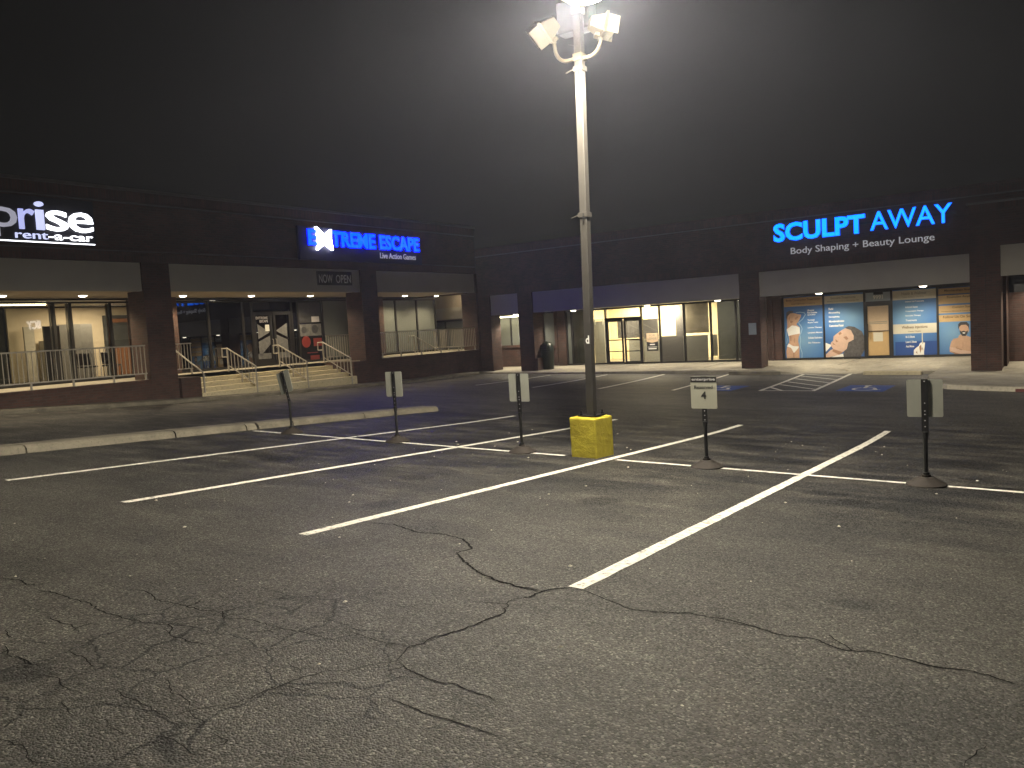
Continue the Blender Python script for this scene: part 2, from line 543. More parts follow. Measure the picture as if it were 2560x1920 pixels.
def text_mesh(txt, bold, solid, shear):
    key = (txt, bold, solid, shear)
    if key not in _tc:
        cu = bpy.data.curves.new('t', 'FONT')
        cu.body = txt; cu.size = 1; cu.offset = bold; cu.shear = shear
        cu.resolution_u = 3
        cu.dimensions = '2D'; cu.fill_mode = 'BOTH' if solid else 'FRONT'
        cu.extrude = .5 if solid else 0
        ob = bpy.data.objects.new('t', cu); COL.objects.link(ob)
        dg = bpy.context.evaluated_depsgraph_get()
        me = bpy.data.meshes.new_from_object(ob.evaluated_get(dg))
        _tc[key] = ([tuple(v.co) for v in me.vertices], [tuple(p.vertices) for p in me.polygons])
        bpy.data.objects.remove(ob); bpy.data.curves.remove(cu); bpy.data.meshes.remove(me)
    return _tc[key]


def tag(o, label=None, cat=None, group=None, kind=None):
    if label: o['label'] = label
    if cat: o['category'] = cat
    if group: o['group'] = group
    if kind: o['kind'] = kind
    return o


def thing(name, loc, label, cat, group=None):
    o = bpy.data.objects.new(name, None)
    o.empty_display_size = .2
    o.location = loc
    COL.objects.link(o)
    return tag(o, label, cat, group)


def copy_tree(o, loc, label):
    c = o.copy(); COL.objects.link(c); c.location = loc; c['label'] = label
    for ch in o.children:
        d = ch.copy(); COL.objects.link(d); d.parent = c
        for g in ch.children:
            e = g.copy(); COL.objects.link(e); e.parent = d
    return c


FL = lambda x: (V((x, 0, 0)), V((0, 1, 0)), V((0, 0, 1)), V((1, 0, 0)))      # plane facing +X, read along +Y
FR = lambda y: (V((0, y, 0)), V((1, 0, 0)), V((0, 0, 1)), V((0, -1, 0)))     # plane facing -Y, read along +X


# ------------------------------------------------------------------ ground
def gz(x, y):
    t = min(1, max(0, (y - 14) / 14)); s = t * t * (3 - 2 * t)
    u = min(5.3, max(0, y - 13))
    h = -.0511 * min(y, 13) - .0511 * (u - u * u / 10.6)
    return -(.0267 - .0117 * s) * x + h


xs = [-150, -90, -60] + [-45 + i for i in range(0, 71)] + [40, 70, 120]
ys = [-120, -70, -40, -20] + [-10 + i for i in range(0, 20)] + [10 + .5 * i for i in range(0, 50)] + [36, 40, 60, 100, 160]
mb = MB()
mb.add([(x, y, gz(x, y)) for y in ys for x in xs], [(j * len(xs) + i, j * len(xs) + i + 1, (j + 1) * len(xs) + i + 1, (j + 1) * len(xs) + i) for j in range(len(ys) - 1) for i in range(len(xs) - 1)])
mb.sm = [True] * len(mb.f)
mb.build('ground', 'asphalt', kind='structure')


def drape(mb, pts, w, lift=.004, seg=.5, wob=0.):
    """ribbon on the ground through 2-D points"""
    P = []
    for (x0, y0), (x1, y1) in zip(pts[:-1], pts[1:]):
        n = max(1, int(math.hypot(x1 - x0, y1 - y0) / seg))
        P += [(x0 + (x1 - x0) * i / n, y0 + (y1 - y0) * i / n) for i in range(n)]
    P.append(pts[-1])
    n = len(P); L = []; Q = []
    for i, p in enumerate(P):
        a = P[max(0, i - 1)]; b = P[min(n - 1, i + 1)]
        t = V((b[0] - a[0], b[1] - a[1], 0)).normalized()
        ww = (w[i % len(w)] if hasattr(w, '__len__') else w) / 2
        j1, j2 = rnd.uniform(-wob, wob), rnd.uniform(-wob, wob)
        L.append((p[0] - t.y * (ww + j1), p[1] + t.x * (ww + j1))); Q.append((p[0] + t.y * (ww + j2), p[1] - t.x * (ww + j2)))
    mb.add([(x, y, gz(x, y) + lift) for x, y in L + Q], [(i, i + 1, n + i + 1, n + i) for i in range(n - 1)])


def patch(mb, pts, lift=.004):
    mb.add([(x, y, gz(x, y) + lift) for x, y in pts], [tuple(range(len(pts)))])


mb = MB()
for a, b in (((-10.93, 4.47), (-10.84, 15.4)), ((-8.27, 4.48), (-8.32, 15.7)), ((-5.50, 4.53), (-5.56, 15.8)), ((-2.75, 4.50), (-2.86, 15.95))):
    drape(mb, [a, b], .115, .004, .12, .004)
drape(mb, [(-13.4, 10.02), (-6.25, 10.12)], .10, .008, .12, .004)
drape(mb, [(-5.40, 10.13), (6, 10.25)], .10, .008, .12, .004)
mb.build('stall_lines', 'line', kind='structure')
mb = MB()
for a, b in (((-18.46, 23.8), (-18.46, 29.1)), ((-15.5, 23.2), (-15.85, 29.3)), ((-12.85, 23.15), (-13.4, 29.5)), ((-10.2, 23.0), (-10.8, 29.6)),
             ((-7.6, 23.3), (-8.05, 29.6)), ((-6.15, 23.5), (-6.50, 29.8))):
    drape(mb, [a, b], .115, .004, .25, .004)
for l, r in (((-7.6, 23.35), (-6.2, 23.5)), ((-7.62, 24.4), (-7.0, 23.45)), ((-7.67, 25.45), (-6.24, 24.0)), ((-7.74, 26.5), (-6.28, 25.0)), ((-7.82, 27.7), (-6.35, 26.2)),
             ((-7.92, 28.8), (-6.42, 27.4)), ((-8.0, 29.6), (-6.46, 28.6)), ((-9.6, 29.62), (-8.1, 29.66))):
    drape(mb, [l, r], .10, .008, .25, .003)
mb.build('bay_lines', 'line', kind='structure')


def wheelchair(cx, cy, s):
    b = MB(); patch(b, [(cx - .62 * s, cy - .95 * s), (cx + .62 * s, cy - .95 * s), (cx + .62 * s, cy + .95 * s), (cx - .62 * s, cy + .95 * s)], .005)
    b.build('accessible_bay_panel', 'blue_paint', kind='structure')
    w = MB()
    T = lambda p: (cx + p[0] * s, cy + p[1] * s * 1.35)
    drape(w, [T((.02 + .30 * cos(a), -.20 + .30 * sin(a))) for a in [R(120) + R(240) * i / 14 for i in range(15)]], .085 * s, .009, 9)
    drape(w, [T(p) for p in ((-.08, .42), (-.04, .0), (.22, .0), (.36, -.38), (.46, -.34))], .10 * s, .0095, 9)
    drape(w, [T(p) for p in ((-.06, .2), (.2, .2))], .08 * s, .010, 9)
    patch(w, [T((-.08 + .10 * cos(2 * pi * i / 12), .54 + .10 * sin(2 * pi * i / 12))) for i in range(12)], .0095)
    w.build('accessible_bay_symbol', 'line', kind='structure')


wheelchair(-4.95, 24.55, 1.0)
wheelchair(-9.0, 24.0, .95)

CR = [[(-2.97, 4.068), (-2.848, 3.798), (-2.864, 3.567), (-2.901, 3.359), (-2.94, 3.246), (-2.913, 3.158), (-2.953, 3.091), (-2.887, 2.939), (-2.87, 2.895), (-2.946, 2.789), (-2.984, 2.668), (-3.061, 2.616), (-3.11, 2.497), (-3.116, 2.369), (-3.133, 2.295), (-3.118, 2.199), (-3.141, 2.111), (-3.232, 1.973), (-3.249, 1.872), (-3.512, 1.888), (-3.583, 1.884), (-3.68, 1.894), (-3.782, 1.878)], [(-2.87, 2.895), (-2.75, 2.85), (-2.584, 2.817), (-2.489, 2.825), (-2.43, 2.849), (-2.29, 2.82), (-2.13, 2.809)], [(-2.953, 3.091), (-3.126, 3.057), (-3.298, 3.069), (-3.416, 3.058)], [(-3.379, 2.929), (-3.506, 2.917), (-3.635, 2.911), (-3.754, 2.885), (-3.969, 2.882), (-4.083, 2.87), (-4.17, 2.797), (-4.298, 2.879), (-4.445, 2.818), (-4.635, 2.815), (-4.858, 2.778), (-4.992, 2.835), (-5.11, 2.848), (-5.213, 2.81)], [(-4.258, 2.655), (-4.376, 2.552), (-4.469, 2.514), (-4.63, 2.479), (-4.826, 2.473), (-4.951, 2.468), (-5.136, 2.508), (-5.355, 2.486), (-5.55, 2.493), (-5.718, 2.46)], [(-3.832, 2.507), (-3.967, 2.47), (-4.159, 2.46), (-4.285, 2.496)], [(-6.25, 2.447), (-6.063, 2.503), (-5.928, 2.474), (-5.811, 2.526)], [(-2.655, 2.513), (-2.593, 2.554), (-2.457, 2.546), (-2.336, 2.531), (-2.164, 2.543), (-2.081, 2.548), (-1.981, 2.543), (-1.897, 2.541)], [(-3.24, 1.967), (-3.319, 2.019), (-3.422, 2.038), (-3.486, 2.026), (-3.57, 2.078), (-3.687, 2.114)], [(-3.24, 1.967), (-3.138, 1.934), (-3.071, 1.928), (-3.063, 1.895), (-3.064, 1.819), (-3.092, 1.764), (-3.206, 1.73)], [(-3.015, 1.89), (-2.909, 1.888), (-2.861, 1.893), (-2.85, 1.858), (-2.89, 1.718)], [(-3.197, 1.705), (-3.272, 1.678), (-3.39, 1.673), (-3.438, 1.704), (-3.509, 1.695), (-3.545, 1.684)], [(-3.583, 1.653), (-3.656, 1.65), (-3.778, 1.679), (-3.811, 1.7)], [(-3.833, 1.79), (-3.905, 1.772), (-4.01, 1.781), (-4.109, 1.812), (-4.23, 1.765), (-4.314, 1.77)], [(-4.019, 1.993), (-4.133, 1.988), (-4.252, 2.02), (-4.346, 2.013), (-4.45, 2.022)], [(-3.597, 1.345), (-3.56, 1.364), (-3.547, 1.389), (-3.488, 1.39), (-3.427, 1.375), (-3.371, 1.359), (-3.316, 1.364), (-3.246, 1.378)], [(-3.116, 2.369), (-2.994, 2.343), (-2.947, 2.483), (-2.936, 2.532)], [(-3.11, 2.497), (-3.18, 2.542), (-3.322, 2.572)], [(-4.502, 1.831), (-4.426, 1.809), (-4.36, 1.835), (-4.333, 1.879)], [(-5.069, 1.993), (-4.909, 1.944), (-4.849, 1.953)], [(-4.8, 1.868), (-4.643, 1.813), (-4.55, 1.818)], [(-4.663, 2.197), (-4.827, 2.24), (-4.913, 2.216), (-5.067, 2.235)], [(-3.175, 4.36), (-3.214, 4.334), (-3.329, 4.357), (-3.475, 4.362)], [(-1.89, 2.534), (-1.788, 2.508), (-1.679, 2.532), (-1.592, 2.527), (-1.546, 2.536)], [(-2.758, 4.497), (-2.611, 4.455), (-2.418, 4.38), (-2.234, 4.303), (-2.178, 4.314), (-2.063, 4.361), (-1.943, 4.43), (-1.811, 4.428), (-1.747, 4.446), (-1.647, 4.44), (-1.519, 4.423), (-1.414, 4.38), (-1.321, 4.369), (-1.196, 4.41), (-1.084, 4.349), (-0.998, 4.327), (-0.886, 4.391), (-0.785, 4.383), (-0.663, 4.355), (-0.558, 4.347), (-0.461, 4.385), (-0.362, 4.377), (-0.274, 4.339), (-0.218, 4.329)], [(-2.758, 4.497), (-2.853, 4.416), (-2.893, 4.309), (-2.896, 4.176), (-2.954, 4.05)], [(-0.362, 3.342), (-0.35, 3.425), (-0.335, 3.512), (-0.308, 3.575)], [(-2.893, 4.309), (-3.019, 4.305), (-3.091, 4.3)], [(-2.945, 4.326), (-3.082, 4.309), (-3.281, 4.345), (-3.478, 4.42), (-3.713, 4.559), (-3.881, 4.687), (-3.999, 4.776), (-3.983, 4.962), (-4.242, 5.168), (-4.481, 5.213), (-4.741, 5.147), (-5.131, 5.269), (-5.352, 5.195)]]
NMAIN = len(CR)
THICK = (0, 1, 3, 7, 23, 24, 25, 28)
mb = MB()
for li, line in enumerate(CR):
    pts = [line[0]]
    for a, b in zip(line[:-1], line[1:]):
        d = math.hypot(b[0] - a[0], b[1] - a[1]); n = max(2, int(d / .03))
        for i in range(1, n + 1):
            j = 0 if i == n else .010
            pts.append((a[0] + (b[0] - a[0]) * i / n + rnd.uniform(-j, j), a[1] + (b[1] - a[1]) * i / n + rnd.uniform(-j, j)))
    w = []
    cw = .9
    for i in range(len(pts)):
        cw = min(1.15, max(.75, cw + rnd.uniform(-.15, .15)))
        w.append((1.6 if li in (24, 25, 28) else 1.0 if li in THICK else .9) * cw * .0018 * min(1, i / 5 + .3, (len(pts) - 1 - i) / 5 + .3) * math.hypot(*pts[i]))
    drape(mb, pts, w, .003, 9)
    for i in range(3, len(pts) - 2, 9):
        if rnd.random() < .22:
            a = rnd.uniform(0, 2 * pi); q = [pts[i]]
            for k_ in range(rnd.randint(3, 8)):
                a += rnd.uniform(-.3, .3)
                q.append((q[-1][0] + .03 * cos(a), q[-1][1] + .03 * sin(a)))
            drape(mb, q, .0016 * math.hypot(*pts[i]), .003, 9)
mb.build('ground_cracks', 'crack', kind='structure')
mb = MB()
for i in range(190):
    x, y = (rnd.uniform(-9, 2.5), rnd.uniform(2.2, 14)) if i > 30 else (rnd.uniform(-22.3, -22.0), rnd.uniform(10, 29))
    r = rnd.choice((.006, .008, .011, .018)); a = rnd.uniform(0, 6)
    q = [(x + r * cos(a + 2 * pi * j / 5) * rnd.uniform(.6, 1.3), y + r * sin(a + 2 * pi * j / 5) * rnd.uniform(.6, 1.3)) for j in range(5)]
    z = gz(x, y) + .002
    mb.add([(px, py, z) for px, py in q] + [(x, y, z + r * .6)], [(j, (j + 1) % 5, 5) for j in range(5)])
mb.build('gravel', 'pebble', kind='stuff', label='scattered pebbles and dry leaf bits lying on the asphalt')

# median kerb
mb = MB()
cuts = [-30, -12, -6, -1, 3.2, 5.9, 8.48, 10.03, 11.2, 13.3, 15.6]
for a, b in zip(cuts[:-1], cuts[1:]):
    a += .012; b -= .012
    n = max(1, int((b - a) / 1.)); prev = None
    xf = lambda y: -13.62 if y < 13 else -13.62 + .5 * ((y - 13) / 2.6) ** 2 * .6
    rings = []
    for i in range(n + 1):
        y = a + (b - a) * i / n; x1 = xf(y); z = gz(x1, y)
        rings.append([(x1, y, z - .05), (x1 - .02, y, z + .08), (x1 - .07, y, z + .12), (x1 - .13, y, z + .13), (x1 - .50, y, z + .135), (x1 - .56, y, z + .10), (x1 - .58, y, z - .05)])
    m = 7
    v = [p for r_ in rings for p in r_]
    f = [(i * m + j, i * m + (j + 1) % m, (i + 1) * m + (j + 1) % m, (i + 1) * m + j) for i in range(n) for j in range(m)]
    f += [tuple(range(m))[::-1], tuple(n * m + j for j in range(m))]
    mb.add(v, f)
mb.build('kerb_island', 'kerb', kind='structure')

# kerb and strip walk in front of the raised shops
mb = MB(); ring = []
for i in range(0, 101):
    y = -20 + .5 * i; z = gz(-22.6, y)
    if y > 29.8: break
    ring.append([(-22.58, y, z - .05), (-22.60, y, z + .09), (-22.65, y, z + .12), (-23.3, y, z + .14), (-23.3, y, z - .05)])
n = len(ring); v = [p for r_ in ring for p in r_]
mb.add(v, [(i * 5 + j, i * 5 + (j + 1) % 5, (i + 1) * 5 + (j + 1) % 5, (i + 1) * 5 + j) for i in range(n - 1) for j in range(5)])
mb.build('kerb', 'kerb', kind='structure')
# damp debris along the gutter
mb = MB()
for i in range(60):
    y = 6 + i * .4
    drape(mb, [(-22.50 + rnd.uniform(-.03, .03), y), (-22.48 + rnd.uniform(-.03, .03), y + .42)], rnd.uniform(.06, .22), .003, .2, .02)
mb.build('gutter_dirt', 'stain', kind='structure')

# ------------------------------------------------------------------ left building: raised shops
XF, XG, FZ = -23.1, -26.4, .65
lb = thing('retail_building', (-25, 14, 0), 'dark brick shop row with raised walkway and stairs, running along the left side', 'building')


def B(name, mat, *boxes, parent=lb, **kw):
    b = MB()
    for x in boxes: b.box(*x)
    return b.build(name, mat, parent, **kw)


B('brick_wall', 'brick', (XF, XF - .5, -14, 30.3, 4.21, 6.02))
B('soldier_course', 'soldier', (XF + .03, XF - .5, -14, 30.3, 6.02, 6.30))
B('soldier_course', 'soldier', (XF + .02, XF - .04, -14, 30.3, 4.215, 4.50))
B('ledge', 'coping', (XF + .05, XF - .06, -14, 30.3, 5.93, 5.965), (XF + .04, XF - .06, -14, 30.3, 4.51, 4.54))
B('parapet_cap', 'coping', (XF + .09, XF - .6, -14, 30.36, 6.30, 6.39))
B('roof', 'roof', (XF - .5, -40, -14, 30.3, 5.9, 6.0))
B('side_wall', 'brick', (XF - .5, -40, 30.0, 30.3, 3.3, 6.3))
for y0, y1 in ((-13.5, -12.6), (-4.5, -3.6), (4.6, 5.5), (13.73, 14.63), (22.84, 23.72)):
    B('pier', 'brick', (XF - .004, XF - .9, y0, y1, gz(XF, y1) - .3, 4.21))
B('pier', 'brick', (XF - .004, XF - .9, 30.25, 30.9, -.8, 4.21))
for y0, y1 in ((-12.6, -4.5), (-3.6, 4.6), (5.5, 13.73), (14.63, 22.84), (23.72, 30.25)):
    B('fascia_panel', 'stucco', (XF - .08, XF - .28, y0, y1, 3.345, 4.205))
B('soffit', 'soffit', (XF - .28, XG - .1, -14, 30.25, 3.36, 3.5))
for y0, y1 in ((-12.6, -4.5), (-3.6, 4.6), (5.5, 13.73), (23.72, 30.25)):
    B('base_wall', 'brick', (XF - .02, XF - .35, y0, y1, gz(XF, y1) - .4, .60))
    B('base_cap', 'soldier', (XF + .01, XF - .36, y0, y1, .602, .655))
B('cheek_wall', 'brick', (XF + .13, XF - 1.6, 14.64, 15.33, -.6, .62))
B('cheek_wall', 'brick', (XF + .02, XF - 1.6, 22.13, 22.835, -.8, .62))
B('walkway', 'concrete', (XF - .36, XG - .02, -12.6, 14.63, .40, FZ), (XF - 1.61, XG - .02, 14.63, 22.83, .40, FZ), (XF - .36, XG - .02, 22.83, 30.25, .40, FZ), (XF - 1.0, XG - 3.5, 30.25, 32.7, .40, FZ - .003))
# brick returns between shops, on the shopfront line
for y0, y1 in ((15.30, 16.70), (25.40, 27.10), (5.6, 6.8)):
    B('brick_return', 'brick', (XG + .30, XG - .5, y0, y1, FZ - .1, 3.36))
B('brick_return', 'brick', (XG + .36, XG - .1, 15.55, 15.62, FZ - .1, 3.36))


def storefront_left(y0, y1, mull, z1=3.34, rails=()):
    b = MB()
    b.box(XG + .05, XG - .05, y0, y1, FZ, FZ + .09); b.box(XG + .05, XG - .05, y0, y1, z1 - .055, z1); b.box(XG + .05, XG - .05, y0, y1, z1 - .155, z1 - .10)
    for y in mull:
        b.box(XG + .06, XG - .06, y - .045, y + .045, FZ + .09, z1 - .13)
    b.build('storefront_frame', 'dark_frame', lb)


def pane_left(y0, y1, mat, z0=FZ + .05, z1=3.25, x=XG, name='window_pane'):
    return B(name, mat, (x + .006, x - .006, y0, y1, z0, z1))


# shop 1 (office with lit back room)
m1 = [7.0, 8.9, 10.8, 12.60, 13.12, 14.42, 15.25]
storefront_left(6.85, 15.32, m1)
for a, b in zip(m1[:-1], m1[1:]): pane_left(a + .046, b - .046, 'glass')
B('window_reveal', 'white_frame', *[(XG - .061, XG - .09, y - .09, y - .05, FZ + .09, 3.18) for y in (12.60, 13.12, 14.42, 15.25)])
# room behind
B('interior_wall', 'wall_in', (-31.0, -31.1, 13.2, 18.5, FZ, 3.3))
B('interior_wall', 'dark_in', (-31.3, -31.4, 4, 13.2, FZ, 3.3), (-27.2, -31.3, 3.9, 4.0, FZ, 3.3))
B('interior_wall', 'wall_in', (XG - .6, -31.0, 18.5, 18.6, FZ, 3.3))
B('interior_ceiling', 'ceil_in', (XG - .1, -31.4, 4, 18.6, 3.36, 3.42))
B('interior_floor', 'floor_in', (XG - .1, -31.4, 4, 18.6, FZ - .1, FZ - .005))
B('partition', 'grey_in', (-29.2, -29.28, 13.9, 15.25, FZ, 2.62))
B('partition', 'dark_in', (-28.4, -28.48, 13.2, 13.72, FZ, 2.55))
B('partition', 'pale_in', (-30.6, -30.68, 13.55, 13.9, FZ, 2.62), (-30.5, -30.9, 14.15, 14.45, FZ, 2.1))
dr = B('interior_door', 'wood', (-30.9, -30.96, 16.75, 17.75, FZ, 2.85))
B('door_glass', 'dark_in', (-30.88, -30.899, 16.95, 17.55, 1.75, 2.7), parent=dr)
B('door_frame', 'dark_in', (-30.85, -30.999, 16.62, 16.745, FZ, 2.98), (-30.85, -30.999, 17.755, 17.88, FZ, 2.98), (-30.85, -30.999, 16.745, 17.755, 2.855, 2.98))
B('ceiling_fixture', 'tube', (-28.9, -29.05, 11.8, 13.6, 3.29, 3.34))

# shop 2 (dark, X doors)
m2 = [16.74, 18.12, 19.63, 20.06, 22.0, 22.32, 23.64, 25.16, 25.36]
storefront_left(16.7, 25.4, m2)
for a, b, mt in ((16.79, 18.07, 'dark_glass'), (18.17, 19.58, 'dark_glass'), (19.68, 20.01, 'dark_glass'), (22.05, 22.27, 'dark_glass')): pane_left(a, b, mt)
pane_left(20.11, 21.95, 'dark_glass', 2.88, 3.21)
pane_left(22.37, 23.59, 'black')
pane_left(23.69, 25.11, 'film'); pane_left(25.21, 25.31, 'film')
B('interior_wall', 'black', (-28.5, -28.6, 16.5, 23.6, FZ, 3.3))
for y0, y1 in ((20.11, 21.0), (21.06, 21.95)):
    d_ = MB()
    d_.box(XG + .04, XG - .04, y0, y0 + .11, FZ, 2.80); d_.box(XG + .04, XG - .04, y1 - .11, y1, FZ, 2.80)
    d_.box(XG + .04, XG - .04, y0 + .11, y1 - .11, FZ, FZ + .25); d_.box(XG + .04, XG - .04, y0 + .11, y1 - .11, 2.66, 2.80)
    dd = d_.build('door', 'dark_frame', lb)
    B('door_pane', 'dark_glass', (XG + .005, XG - .005, y0 + .11, y1 - .11, FZ + .25, 2.66), parent=dd)
    h_ = MB(); yh = y1 - .05 if y0 < 20.5 else y0 + .05
    h_.tube([(XG + .04, yh, 1.35), (XG + .10, yh, 1.38), (XG + .10, yh, 1.67), (XG + .04, yh, 1.70)], .012, 6)
    h_.build('door_handle', 'rail', dd)
    g = MB(); F = FL(XG)
    if y0 < 20.5:
        g.poly(F, [(20.30, 2.32), (20.86, 1.97), (20.30, 1.72)], .008); g.poly(F, [(20.30, 1.62), (20.88, 1.85), (20.88, 1.5), (20.30, 1.02)], .008)
    else:
        g.poly(F, [(21.74, 2.32), (21.17, 2.02), (21.74, 1.74)], .008); g.poly(F, [(21.74, 1.64), (21.17, 1.88), (21.17, 1.5), (21.74, 1.05)], .008)
    g.rect(F, y0 + .13, y1 - .13, FZ + .27, FZ + .5, .008)
    g.build('door_graphic', 'grey_print', dd)
    if y0 < 20.5:
        g = MB(); g.text(F, 'EXTREME', 20.24, 20.82, 2.50, 2.60, .009, bold=.03); g.text(F, 'ESCAPE', 20.42, 20.82, 2.37, 2.47, .009, bold=.03)
        g.build('door_lettering', 'grey_letter', dd)
        g = MB(); g.rect(F, 20.66, 20.87, 2.02, 2.28, .010); g.build('door_notice', 'white_print', dd)
# shop 3 (frosted)
m3 = [27.14, 28.18, 29.68, 31.06]
storefront_left(27.1, 31.1, m3)
for a, b in zip(m3[:-1], m3[1:]): pane_left(a + .05, b - .05, 'film', z1=3.2)

# ------------------------------------------------------------------ right building: low shop row
K = .9728
rx = lambda x: x * K
rz = lambda z: 1.6 + (z - 1.6) * K
YF = 30.35
YG = 33.7 * K
rb = thing('retail_building', (-12, 32, -.4), 'low dark brick shop row facing the camera behind the accessible bays', 'building')


def C(name, mat, *boxes, parent=rb, **kw):
    return B(name, mat, *boxes, parent=parent, **kw)


XE = 14
C('brick_wall', 'brick', (-23.09, XE, YF, YF + .45, rz(3.19), 5.02))
C('soldier_course', 'soldier', (-23.09, XE, YF - .03, YF + .45, 5.02, 5.28))
C('ledge', 'coping', (-23.09, XE, YF - .05, YF + .06, 4.965, 5.0))
C('soldier_course', 'soldier', (-23.09, XE, YF - .02, YF + .04, rz(3.19) + .004, rz(3.19) + .27))
C('parapet_cap', 'brick', (-23.09, XE, YF - .06, YF + .5, 5.28, 5.355))
C('roof', 'roof', (-31, XE, YF + .45, 50, 4.9, 5.0))
for x0, x1 in ((-23.09, -22.40), (rx(-21.41), rx(-20.6)), (rx(-10.85), rx(-10.06))):
    C('pier', 'brick', (x0, x1, YF - .004, YF + .75, -.8, rz(3.19)))
C('plinth', 'brick', (rx(-21.41) + .02, rx(-20.6) + .12, YF + .02, YF + .78, -.8, .15))
for x0, x1 in ((-22.40, rx(-21.41)), (rx(-20.6), rx(-10.85)), (rx(-10.06), -2.75)):
    C('fascia_panel', 'stucco', (x0, x1, YF + .05, YF + .25, rz(2.23), rz(3.185)))
C('soffit', 'soffit', (-23.09, -2.75, YF + .25, YG + .1, rz(2.29), rz(2.29) + .1))
# corner link beyond the raised walk
C('stucco_wall', 'soffit', (-31, -23.6, YG + .15, YG + .3, rz(2.2), 3.5))
C('canopy_beam', 'stucco', (-31, -23.92, YG - .45, YG - .15, rz(2.24), rz(2.83)))
C('corner_soffit', 'soffit', (-31, -23.1, 30.9, YG + .3, 3.5, 3.6))
C('storefront_frame', 'dark_frame', (-30.5, -24.2, YG - .03, YG + .05, rz(2.1), rz(2.2)), *[(x, x + .09, YG - .03, YG + .05, -.4, rz(2.1)) for x in (-28.6, -27.2, -25.8, -24.3)])
C('window_pane', 'film', (-28.51, -27.2, YG, YG + .01, .3, rz(2.1)), (-27.11, -25.8, YG, YG + .01, .3, rz(2.1)), (-25.71, -24.3, YG, YG + .01, .3, rz(2.1)))
C('side_brick', 'brick', (-24.2, -24.04, YG - .1, YG + .3, -.5, rz(2.24)))
# bay A : frosted window over brick sill
wx0, wx1 = rx(-24.72), rx(-22.3)
C('sill_wall', 'brick', (wx0, rx(-21.95), YG, YG + .3, -.6, rz(.58)))
C('window_sill', 'soldier', (wx0, rx(-21.95), YG - .08, YG + .3, rz(.585), rz(.70)))
C('window_frame', 'white_frame', (wx0, wx0 + .13, YG + .02, YG + .1, rz(.705), rz(2.2)), (wx1, wx1 + .13, YG + .02, YG + .1, rz(.705), rz(2.2)))
C('window_frame', 'dark_frame', (rx(-23.70), rx(-23.62), YG + .02, YG + .1, rz(.705), rz(2.2)))
C('window_pane', 'film', (wx0 + .13, wx1, YG + .05, YG + .06, rz(.705), rz(2.2)))
# bay B brick with narrow window
C('brick_return', 'brick', (rx(-21.95), rx(-21.72), YG - .1, YG + .3, -.6, rz(2.28)))
C('brick_return', 'brick', (rx(-21.0), rx(-20.85), YG - .06, YG + .3, -.6, rz(2.28)), (rx(-20.80), rx(-20.34), YG - .1, YG + .3, -.6, rz(2.28)), (rx(-21.72), rx(-21.0), YG, YG + .3, -.6, rz(.48)))
C('window_sill', 'soldier', (rx(-21.72), rx(-21.0), YG - .07, YG + .3, rz(.485), rz(.6)))
C('window_pane', 'film', (rx(-21.66), rx(-21.02), YG + .05, YG + .06, rz(.6), rz(2.2)))
FLR = -.335


def storefront_right(x0, x1, mull, z1=rz(2.27)):
    b = MB()
    b.box(x0, x1, YG - .05, YG + .05, FLR, FLR + .07); b.box(x0, x1, YG - .05, YG + .05, z1 - .09, z1)
    for x in mull: b.box(x - .035, x + .035, YG - .06, YG + .06, FLR + .07, z1 - .09)
    b.build('storefront_frame', 'dark_frame', rb)


def pane_right(x0, x1, mat, z0=FLR + .05, z1=rz(2.2), y=YG, name='window_pane', parent=rb):
    return C(name, mat, (x0, x1, y - .005, y + .005, z0, z1), parent=parent)


mB = [rx(x) for x in (-20.30, -20.02, -19.02, -18.16, -16.32, -15.42, -14.24, -13.02, -11.90, -11.68)]
storefront_right(rx(-20.34), rx(-10.9), mB)
pane_right(mB[0] + .036, mB[1] - .036, 'film')
pane_right(mB[1] + .036, mB[2] - .036, 'dark_glass')
for a, b in zip(mB[4:-1], mB[5:]): pane_right(a + .036, b - .036, 'glass')
pane_right(mB[2] + .036, mB[3] - .036, 'glass')
pane_right(mB[3] + .036, mB[4] - .036, 'glass', rz(1.78), rz(2.2))
for x0, x1 in ((rx(-18.12), rx(-17.27)), (rx(-17.22), rx(-16.36))):
    d_ = MB(); zt = rz(1.70)
    for a, b in ((x0, x0 + .08), (x1 - .08, x1)): d_.box(a, b, YG - .03, YG + .03, FLR, zt)
    for a, b in ((FLR, FLR + .12), (rz(.18), rz(.22)), (rz(.71), rz(.76)), (zt - .11, zt)): d_.box(x0 + .08, x1 - .08, YG - .03, YG + .03, a, b)
    dd = d_.build('door', 'dark_frame', rb)
    pane_right(x0 + .08, x1 - .08, 'glass', FLR + .12, zt - .11, name='door_pane', parent=dd)
    hx = x1 - .04 if x0 < rx(-17.5) else x0 + .04
    h_ = MB(); h_.tube([(hx, YG - .03, .55), (hx, YG - .09, .57), (hx, YG - .09, .92), (hx, YG - .03, .94)], .012, 6); h_.build('door_handle', 'black_post', dd)
C('transom_bar', 'dark_frame', (mB[3] + .036, mB[4] - .036, YG - .05, YG + .05, rz(1.70), rz(1.78)))
